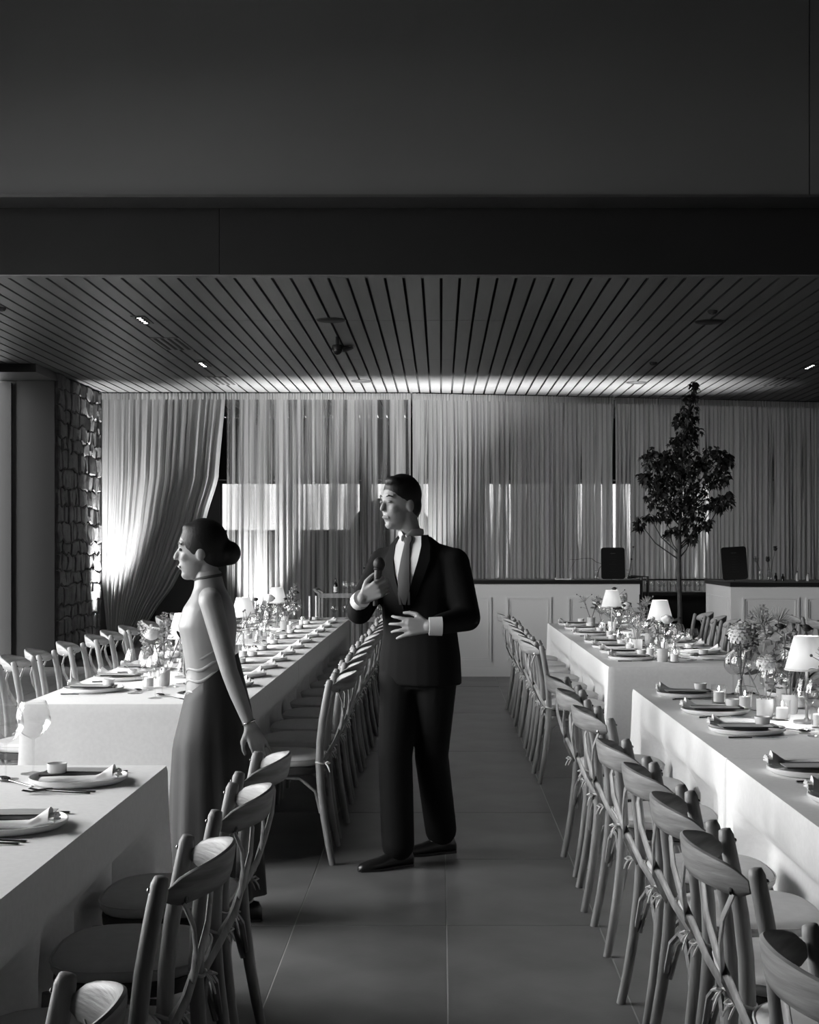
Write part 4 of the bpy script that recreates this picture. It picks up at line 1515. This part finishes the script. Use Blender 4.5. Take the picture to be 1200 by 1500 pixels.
def downlight(label, x, y):
    t = thing('recessed_downlight', label, 'lamp', (x, y, CZ), 0, 'four-lens recessed downlights')
    m = MB(); m.box((0, 0, -.004), (.13, .44, .008)); m.build('trim', 'frame_dark', t, 0)
    for i in range(4):
        MB().lathe([(0, -.010), (.030, -.010), (.036, -.013), (.040, -.008)], 14, (0, -.15 + .1 * i, 0)).build('lens_ring', 'lens', t)
        MB().lathe([(0, -.012), (.020, -.012)], 12, (0, -.15 + .1 * i, 0)).build('lens', 'downlight', t)
    l = bpy.data.lights.new('downlight_beam', 'SPOT'); l.energy = 14; l.spot_size = 1.2; l.spot_blend = .8; l.shadow_soft_size = .06
    o = bpy.data.objects.new('downlight_beam', l); COL.objects.link(o); o.parent = t; o.location = (0, 0, -.03)


downlight('lit four-lens downlight in the slatted ceiling, nearest the beam', -2.82, 13.57)
downlight('lit four-lens downlight nearest the curtain on the left', -2.80, 16.9)
downlight('lit four-lens downlight at the right picture edge', 4.39, 17.1)


def vent(label, x, y):
    t = thing('air_grille', label, 'vent', (x, y, CZ), 0, 'slotted ceiling air grilles')
    MB().box((0, 0, -.003), (.30, .9, .006)).build('plate', 'plank', t, 0)
    for i in range(4):
        MB().box((-.105 + .07 * i, 0, -.007), (.03, .84, .004)).build('slot', 'slot', t, 0)


vent('slotted air grille between the two left downlights', -2.84, 15.2)
vent('slotted air grille above the left curtain', -2.84, 18.6)
vent('slotted air grille above the right end of the bar', 4.41, 18.7)

t = thing('ceiling_camera', 'small dome camera hanging under the slatted ceiling', 'camera', (-1.06, 14.7, CZ))
MB().tube([(0, 0, 0), (0, 0, -.10)], .018, 10).build('stem', 'black_metal', t)
MB().ball((0, 0, -.13), (.055, .055, .055), 16, 10).build('dome', 'lens', t)
MB().lathe([(0, -.085), (.05, -.085), (.06, -.11), (.055, -.13)], 18).build('collar', 'grille', t, 50)
t = thing('pendant_disc', 'dark disc hanging below the ceiling beside the camera', 'speaker', (-1.05, 15.4, CZ))
MB().lathe([(0, -.06), (.03, -.06), (.09, -.035), (.115, -.02), (.11, -.012), (0, -.012)], 24).build('disc', 'grille', t, 50)
MB().tube([(0, 0, -.012), (0, 0, 0)], .04, 12).build('neck', 'black_metal', t)


# ================================================================ PEOPLE
def remeshed(mb, voxel, smooth_it=6, name='body', m='skin'):
    me = mb.mesh('tmp', 0)
    o = bpy.data.objects.new('tmp', me); COL.objects.link(o)
    r = o.modifiers.new('r', 'REMESH'); r.mode = 'VOXEL'; r.voxel_size = voxel
    s = o.modifiers.new('s', 'SMOOTH'); s.factor = .5; s.iterations = smooth_it
    dg = bpy.context.evaluated_depsgraph_get()
    me2 = bpy.data.meshes.new_from_object(o.evaluated_get(dg))
    bpy.data.objects.remove(o)
    me2.name = name
    me2.materials.clear(); me2.materials.append(MATS[m])
    me2.shade_smooth()
    return me2


def chain(mb, pts, rr, n=12):
    pts = [Vector(p) for p in pts]
    for p, r in zip(pts, rr):
        mb.ball(p, r, n, 8)
    for (a, b, ra, rb) in zip(pts, pts[1:], rr, rr[1:]):
        mb.tube([a, b], [ra, rb], n)


def eloft(mb, rows, L, F, n=24, p=2.3):
    """rows (x,y,z,rl,rf): elliptical sections in the person's own frame"""
    rs = []
    for (x, y, z, rl, rf) in rows:
        ring = []
        for i in range(n):
            a = 2 * PI * i / n
            ca, sa = math.cos(a), math.sin(a)
            d = (abs(ca) ** p + abs(sa) ** p) ** (-1 / p)
            ring.append(Vector((x, y, z)) + L * rl * ca * d + F * rf * sa * d)
        rs.append(ring)
    mb.rings(rs)


def hand(mb, wrist, d, n, side, curl=(.5, .6, .4), sc=1.0, spread=.06, r0=.0088):
    """palm and five fingers; d along the hand, n out of the palm, side = thumb side"""
    d = Vector(d).normalized(); n = Vector(n); n = (n - d * n.dot(d)).normalized()
    s = Vector(side); s = (s - d * s.dot(d) - n * s.dot(n)).normalized()
    w = Vector(wrist)
    lens = [(.040, .025, .020), (.044, .028, .021), (.041, .026, .020), (.032, .020, .018)]
    for i in range(4):
        off = (.030 - .020 * i) * sc
        kn = w + d * (.088 - .004 * abs(i - 1)) * sc + s * off
        chain(mb, [w + d * .01 + s * off * .55, kn], [.0145 * sc, .0115 * sc], 8)
        if i: chain(mb, [w + d * .035 * sc + s * (off + .01 * sc), kn - d * .012 * sc + s * .01 * sc], [.013 * sc, .011 * sc], 8)
        a = 0; p = kn; pts = [kn]
        for q in range(3):
            a += curl[q]
            dd = (d * math.cos(a) + n * math.sin(a) + s * spread * (1.5 - i)).normalized()
            p = p + dd * lens[i][q] * sc
            pts.append(p)
        chain(mb, pts, [r0 * 1.1 * sc, r0 * sc, r0 * .92 * sc, r0 * .78 * sc], 8)
    t0 = w + d * .022 * sc + s * .022 * sc
    t1 = t0 + (d * .6 + s * .65 + n * .25).normalized() * .042 * sc
    t2 = t1 + (d * .85 + s * .3 + n * .35).normalized() * .032 * sc
    t3 = t2 + (d * .95 + s * .05 + n * .4).normalized() * .026 * sc
    chain(mb, [t0, t1, t2, t3], [.015 * sc, .0125 * sc, .010 * sc, .0085 * sc], 8)


def head(mb, c, L, F, k=1.0):
    """c = centre of the cranium"""
    c = Vector(c); U = Vector((0, 0, 1))
    R = Matrix((F, L, U)).transposed()
    P = lambda f, l, u: c + F * f * k + L * l * k + U * u * k
    mb.ball(P(-.005, 0, 0), (.097 * k, .075 * k, .105 * k), 24, 16, R)
    mb.ball(P(.022, 0, -.06), (.068 * k, .060 * k, .088 * k), 20, 12, R)
    mb.ball(P(.052, 0, -.125), (.030 * k, .030 * k, .022 * k), 14, 8, R)
    mb.ball(P(.072, 0, .012), (.022 * k, .058 * k, .018 * k), 14, 8, R)
    for s in (-1, 1):
        mb.ball(P(.058, s * .036, -.048), (.026 * k, .022 * k, .022 * k), 12, 8, R)
        mb.ball(P(-.008, s * .076, -.035), (.020 * k, .010 * k, .032 * k), 12, 8, R)
    chain(mb, [P(.082, 0, -.008), P(.098, 0, -.03), P(.104, 0, -.050)], [.010 * k, .010 * k, .0125 * k], 10)
    mb.ball(P(.082, 0, -.088), (.014 * k, .026 * k, .012 * k), 12, 8, R)
    return P, R


def face_parts(P, R, parent, k=1.0):
    for s in (-1, 1):
        MB().ball(P(.083, s * .031, -.015), (.008 * k, .014 * k, .007 * k), 10, 6, R).build('eye', 'eye', parent)
        MB().tube([P(.088, s * .016, .010), P(.090, s * .034, .014), P(.076, s * .052, .009)], .0042 * k, 6).build('eyebrow', 'hair', parent)
    MB().tube([P(.083, -.024, -.090), P(.0925, -.008, -.087), P(.0925, .008, -.087), P(.083, .024, -.090)], .0052 * k, 6).build('mouth', 'lip', parent)


# ---- man in a dark suit
L = Vector((.90, -.436, 0)); F = Vector((-.436, -.90, 0))
mbd = MB()
RS, RE, RW = (-.275, 6.98, 1.415), (-.390, 6.88, 1.185), (-.365, 6.67, 1.255)
LS, LE, LW = (.062, 6.815, 1.415), (.125, 6.74, 1.16), (-.055, 6.575, 1.13)
HL, KL, AL = (-.02, 6.86, .92), (-.045, 6.85, .50), (.0, 7.0, .10)
HR, KR, AR = (-.19, 6.93, .92), (-.215, 6.76, .51), (-.20, 6.70, .09)
Fh = Vector((-.80, -.60, 0)).normalized(); Lh = Vector((-Fh.y, Fh.x, 0))
hc = Vector((-.195, 6.86, 1.722))
P, R = head(mbd, hc, Lh, Fh)
chain(mbd, [(-.12, 6.90, 1.46), (-.150, 6.875, 1.56), (-.175, 6.865, 1.66)], [.062, .054, .056], 16)
eloft(mbd, [(-.105, 6.9, .86, .15, .10), (-.105, 6.9, 1.1, .14, .09), (-.10, 6.9, 1.36, .165, .10), (-.11, 6.9, 1.46, .12, .07), (-.12, 6.9, 1.5, .06, .05)], L, F)
chain(mbd, [LS, LE, LW], [.045, .038, .028]); chain(mbd, [RS, RE, RW], [.045, .038, .028])
chain(mbd, [HL, KL, AL], [.07, .05, .035]); chain(mbd, [HR, KR, AR], [.07, .05, .035])
for a in (AL, AR):
    chain(mbd, [a, (a[0] - .05, a[1] - .03, .04)], [.03, .02])
hand(mbd, LW, (-1, -.05, -.02), (.1, 1, -.15), (0, .1, 1), (.25, .35, .3), 1.08, .16)
hand(mbd, RW, (.72, -.25, .42), (.25, .9, .15), (-.3, 0, 1), (.75, .9, .6), 1.08, .03)
me = remeshed(mbd, .005, 6)
man = obj('person', me); tag(man, 'person in black suit and tie walking left, holding a microphone', 'person')
face_parts(P, R, man)
hr = MB()
hr.ball(P(-.014, 0, .022), (.100, .081, .100), 24, 14, R)
hr.ball(P(-.045, 0, -.03), (.066, .072, .085), 20, 12, R)
for s in (-1, 1):
    hr.ball(P(-.012, s * .066, .0), (.030, .014, .045), 12, 8, R)
hr.ball(P(.042, .01, .082), (.045, .050, .028), 14, 8, R)
obj('hair', remeshed(hr, .008, 2, 'hair', 'hair'), man)
jk = MB()
eloft(jk, [(-.10, 6.905, .835, .205, .15), (-.10, 6.905, .86, .205, .15), (-.10, 6.9, .97, .20, .145), (-.10, 6.9, 1.09, .183, .132), (-.10, 6.9, 1.2, .19, .135), (-.10, 6.9, 1.34, .205, .14),
           (-.105, 6.9, 1.43, .185, .125), (-.11, 6.9, 1.485, .14, .098), (-.12, 6.895, 1.525, .095, .078), (-.125, 6.89, 1.545, .072, .068)], L, F)
chain(jk, [LS, LE, (LW[0] + .05, LW[1] + .035, LW[2] + .008)], [.076, .063, .048], 16); chain(jk, [RS, RE, (RW[0] - .012, RW[1] + .06, RW[2] - .02)], [.077, .064, .048], 16)
chain(jk, [(-.115, 6.9, 1.455), LS], [.085, .072], 16); chain(jk, [(-.115, 6.9, 1.455), RS], [.085, .072], 16)
jacket = obj('jacket', remeshed(jk, .009, 5, 'jacket', 'suit'), man)
c0 = Vector((-.105, 6.9, 0))
def vpatch(rows, th):
    m = MB(); rs_ = []
    for (z, l0, l1, f) in rows:
        cc = Vector((c0.x, c0.y, z))
        rs_.append([cc + L * l0 + F * (f - th), cc + L * l1 + F * (f - th), cc + L * l1 + F * f, cc + L * (l0 + l1) / 2 + F * (f + .004), cc + L * l0 + F * f])
    return m.rings(rs_)
sh = vpatch([(1.545, -.055, .055, .088), (1.50, -.068, .068, .112), (1.44, -.066, .066, .136), (1.36, -.050, .050, .151), (1.29, -.030, .030, .151), (1.22, -.006, .006, .146)], .03).build('shirt_front', 'shirt', man, 50)
col = MB()
for s in (-1, 1):
    col.tube([Vector((-.135, 6.885, 1.565)) - F * .052 + L * s * .01, Vector((-.138, 6.882, 1.563)) + L * s * .056, Vector((-.14, 6.88, 1.555)) + F * .052 + L * s * .034, Vector((-.14, 6.87, 1.535)) + F * .072 + L * s * .012], [.012, .014, .018, .014], 8, True, (1.3, .5), (0, 0, 1))
col.build('collar', 'shirt', man, 60)
tie = vpatch([(1.545, -.016, .016, .112), (1.525, -.020, .020, .122), (1.51, -.014, .014, .126), (1.44, -.022, .022, .146), (1.36, -.030, .030, .161), (1.27, -.032, .032, .160), (1.22, -.028, .028, .152)], .012).build('tie', 'tie', man, 40)
for s in (-1, 1):
    lp = MB(); rs_ = []
    for (z, l0, l1, f) in [(1.55, .058, .075, .080), (1.50, .070, .108, .108), (1.43, .066, .118, .136), (1.36, .050, .098, .152), (1.28, .028, .062, .154), (1.20, .002, .022, .149)]:
        cc = Vector((c0.x, c0.y, z))
        rs_.append([cc + L * s * l0 + F * (f - .02), cc + L * s * l1 + F * (f - .03), cc + L * s * l1 + F * (f - .012), cc + L * s * l0 + F * (f + .007)])
    lp.rings(rs_).build('lapel', 'suit', jacket, 40)
tro = MB()
eloft(tro, [(-.105, 6.9, .82, .165, .125), (-.105, 6.9, .95, .16, .12), (-.105, 6.9, 1.03, .15, .11)], L, F)
chain(tro, [HL, KL, (AL[0], AL[1], AL[2] + .015)], [.105, .082, .078], 16); chain(tro, [HR, KR, (AR[0], AR[1], AR[2] + .015)], [.105, .082, .078], 16)
chain(tro, [(-.105, 6.9, .87), HL], [.12, .105], 16); chain(tro, [(-.105, 6.9, .87), HR], [.12, .105], 16)
obj('trousers', remeshed(tro, .010, 5, 'trousers', 'suit'), man)


def shoe(parent, ankle, d, sc=1.0, m='shoe'):
    d = Vector(d).normalized(); sd = Vector((-d.y, d.x, 0)); a = Vector((ankle[0], ankle[1], 0))
    rs_ = []
    for (q, w, h) in [(-.075, .022, .055), (-.06, .034, .085), (-.02, .037, .095), (.04, .038, .075), (.10, .044, .055), (.16, .040, .045), (.195, .026, .035), (.208, .010, .024)]:
        c_ = a + d * q * sc
        rs_.append([c_ + sd * w * sc * math.cos(t_) + Vector((0, 0, .002 + max(0, h * sc * (.5 + .5 * math.sin(t_))))) for t_ in [2 * PI * i / 14 for i in range(14)]])
    sh_ = MB().rings(rs_).build('shoe', m, parent, 60)
    so = MB()
    so.rings([[a + d * q * sc + sd * w * sc + Vector((0, 0, .001)) for (q, w) in pl] for pl in ([(-.07, -.03), (.03, -.038), (.11, -.045), (.2, -.02), (.2, .02), (.11, .045), (.03, .038), (-.07, .03)],)] +
             [[a + d * q * sc + sd * w * sc + Vector((0, 0, .012)) for (q, w) in pl] for pl in ([(-.07, -.03), (.03, -.038), (.11, -.045), (.2, -.02), (.2, .02), (.11, .045), (.03, .038), (-.07, .03)],)])
    so.build('sole', m, sh_, 30)


shoe(man, AL, (-.9, -.35, 0)); shoe(man, AR, (-.85, -.5, 0))
for (w_, d_) in ((LW, Vector((1, .1, .0))), (RW, Vector((-.3, .9, -.3)))):
    MB().tube([Vector(w_) + d_ * .0, Vector(w_) + d_ * .06], [.042, .044], 16).build('shirt_cuff', 'shirt', man, 40)
t = thing('microphone', 'black handheld microphone held upright at the chest', 'microphone', (-.305, 6.665, 1.22))
MB().tube([(0, 0, 0), (.006, -.002, .10), (.016, -.006, .17)], [.012, .014, .019], 14).build('handle', 'black_metal', t)
MB().ball((.019, -.007, .195), (.028, .028, .031), 16, 10).build('grille_ball', 'grille', t)
MB().lathe([(.020, .165), (.024, .17), (.020, .176)], 14, (.016, -.006, 0)).build('ring', 'grille', t)

# ---- woman in satin top and dark long skirt
L = Vector((.10, -.995, 0)); F = Vector((-.995, -.10, 0))
wb = MB()
wx, wy = -.93, 5.8
LS, LE, LW = (-.905, 5.655, 1.275), (-.825, 5.60, 1.01), (-.745, 5.595, .80)
RS, RE, RW = (-.93, 5.95, 1.275), (-.91, 6.0, 1.03), (-.95, 6.01, .80)
P, R = head(wb, (-.972, 5.80, 1.497), L, F, .93)
chain(wb, [(-.93, 5.8, 1.28), (-.935, 5.8, 1.36), (-.950, 5.8, 1.44)], [.055, .045, .046], 16)
eloft(wb, [(wx, wy, .80, .14, .10), (wx, wy, .98, .12, .08), (wx, wy, 1.16, .13, .085), (wx, wy, 1.26, .14, .075), (wx, wy, 1.31, .08, .05)], L, F)
chain(wb, [(-.925, 5.74, 1.285), LS], [.05, .046]); chain(wb, [(-.925, 5.86, 1.285), RS], [.05, .046])
chain(wb, [LS, Vector(LS).lerp(Vector(LE), .5), LE, Vector(LE).lerp(Vector(LW), .4), LW], [.046, .041, .034, .033, .023], 14); chain(wb, [RS, RE, RW], [.046, .034, .023], 14)
HL, KL, AL = (-.93, 5.73, .82), (-.88, 5.73, .44), (-.78, 5.74, .09)
HR, KR, AR = (-.93, 5.87, .82), (-1.0, 5.87, .44), (-1.02, 5.86, .09)
chain(wb, [HL, KL, AL], [.08, .055, .034]); chain(wb, [HR, KR, AR], [.08, .055, .034])
for a in (AL, AR):
    chain(wb, [a, (a[0] - .06, a[1], .035)], [.03, .02])
hand(wb, LW, (.42, -.02, -.9), (-.3, .9, -.1), (-.8, 0, -.4), (.2, .3, .2), .93, .10, .0078)
hand(wb, RW, (-.1, 0, -1), (0, -1, 0), (-1, 0, 0), (.3, .4, .3), .93, .08, .0078)
wom = obj('person', remeshed(wb, .005, 6)); tag(wom, 'person in pale sleeveless satin top and long dark skirt walking left', 'person')
face_parts(P, R, wom, .93)
hr = MB()
hr.ball(P(-.018, 0, .016), (.098, .080, .100), 24, 14, R)
hr.ball(P(-.05, 0, -.02), (.062, .070, .075), 20, 12, R)
hr.ball(P(-.125, 0, -.03), (.048, .052, .050), 18, 12, R)
hr.ball(P(-.085, 0, -.045), (.05, .045, .045), 14, 10, R)
hr.ball(P(.030, 0, .078), (.045, .050, .024), 14, 8, R)
for s in (-1, 1):
    hr.ball(P(-.015, s * .064, .0), (.045, .015, .045), 12, 8, R)
obj('hair', remeshed(hr, .008, 2, 'hair', 'hair'), wom)
tp = MB()
eloft(tp, [(wx, wy, .80, .135, .092), (wx, wy, .86, .140, .098), (wx, wy, .93, .142, .099), (wx, wy, 1.0, .140, .097), (wx - .006, wy, 1.1, .150, .106), (wx - .012, wy, 1.18, .158, .118), (wx - .006, wy, 1.25, .150, .102),
           (wx, wy, 1.295, .118, .078), (wx - .004, wy, 1.33, .070, .062), (wx - .008, wy, 1.375, .054, .055), (wx - .010, wy, 1.40, .052, .053)], L, F)
top_o = obj('top', remeshed(tp, .009, 5, 'top', 'satin'), wom)
MB().tube([(wx - .008 + .056 * math.cos(a), wy + .055 * math.sin(a), 1.372 + .01 * math.cos(a)) for a in [2 * PI * i / 20 for i in range(21)]], .006, 8, False).build('neck_band', 'tie', top_o)
for k in range(6):   # drapes of the satin
    z0 = .90 + .045 * k
    pts = []
    for i in range(13):
        a = -.3 - 2.5 * i / 12
        rl, rf = .146, .103
        pts.append(Vector((wx, wy, z0 + .07 * i / 12 + .01 * math.sin(i))) + L * rl * math.sin(-a) * .96 + F * rf * math.cos(a) * .98)
    MB().tube(pts, [.003 + .006 * math.sin(PI * i / 12) for i in range(13)], 8).build('drape', 'satin', top_o, 80)
sk = []
NS = 64
for j in range(19):
    q = j / 18
    z = .98 - .88 * q
    rl = .150 + .042 * min(1, q * 4) + .035 * q; rf = .107 + .038 * min(1, q * 4) + .05 * q
    cx_ = wx + .004 + .02 * q
    ring = []
    for i in range(NS):
        a = 2 * PI * i / NS
        fo = 1 + (.06 * math.sin(a * 6 + 1 + q) + .04 * math.sin(a * 13 + 2)) * q
        ring.append(Vector((cx_, wy, z - .085 * (1 - q) * math.cos(a))) + L * rl * fo * math.sin(a) + F * rf * fo * math.cos(a))
    sk.append(ring)
MB().rings(sk).build('skirt', 'skirt', wom, 60)
shoe(wom, AL, (-1, -.05, 0), .88); shoe(wom, AR, (-1, -.05, 0), .88)
br = MB()
ax = (Vector(LW) - Vector(LE)).normalized(); a1 = ax.cross(Vector((0, 1, 0))).normalized(); a2 = ax.cross(a1)
br.tube([Vector(LW) - ax * .012 + (a1 * math.cos(a) + a2 * math.sin(a)) * .027 for a in [2 * PI * i / 16 for i in range(17)]], .003, 6, False)
br.build('bracelet', 'steel', wom)
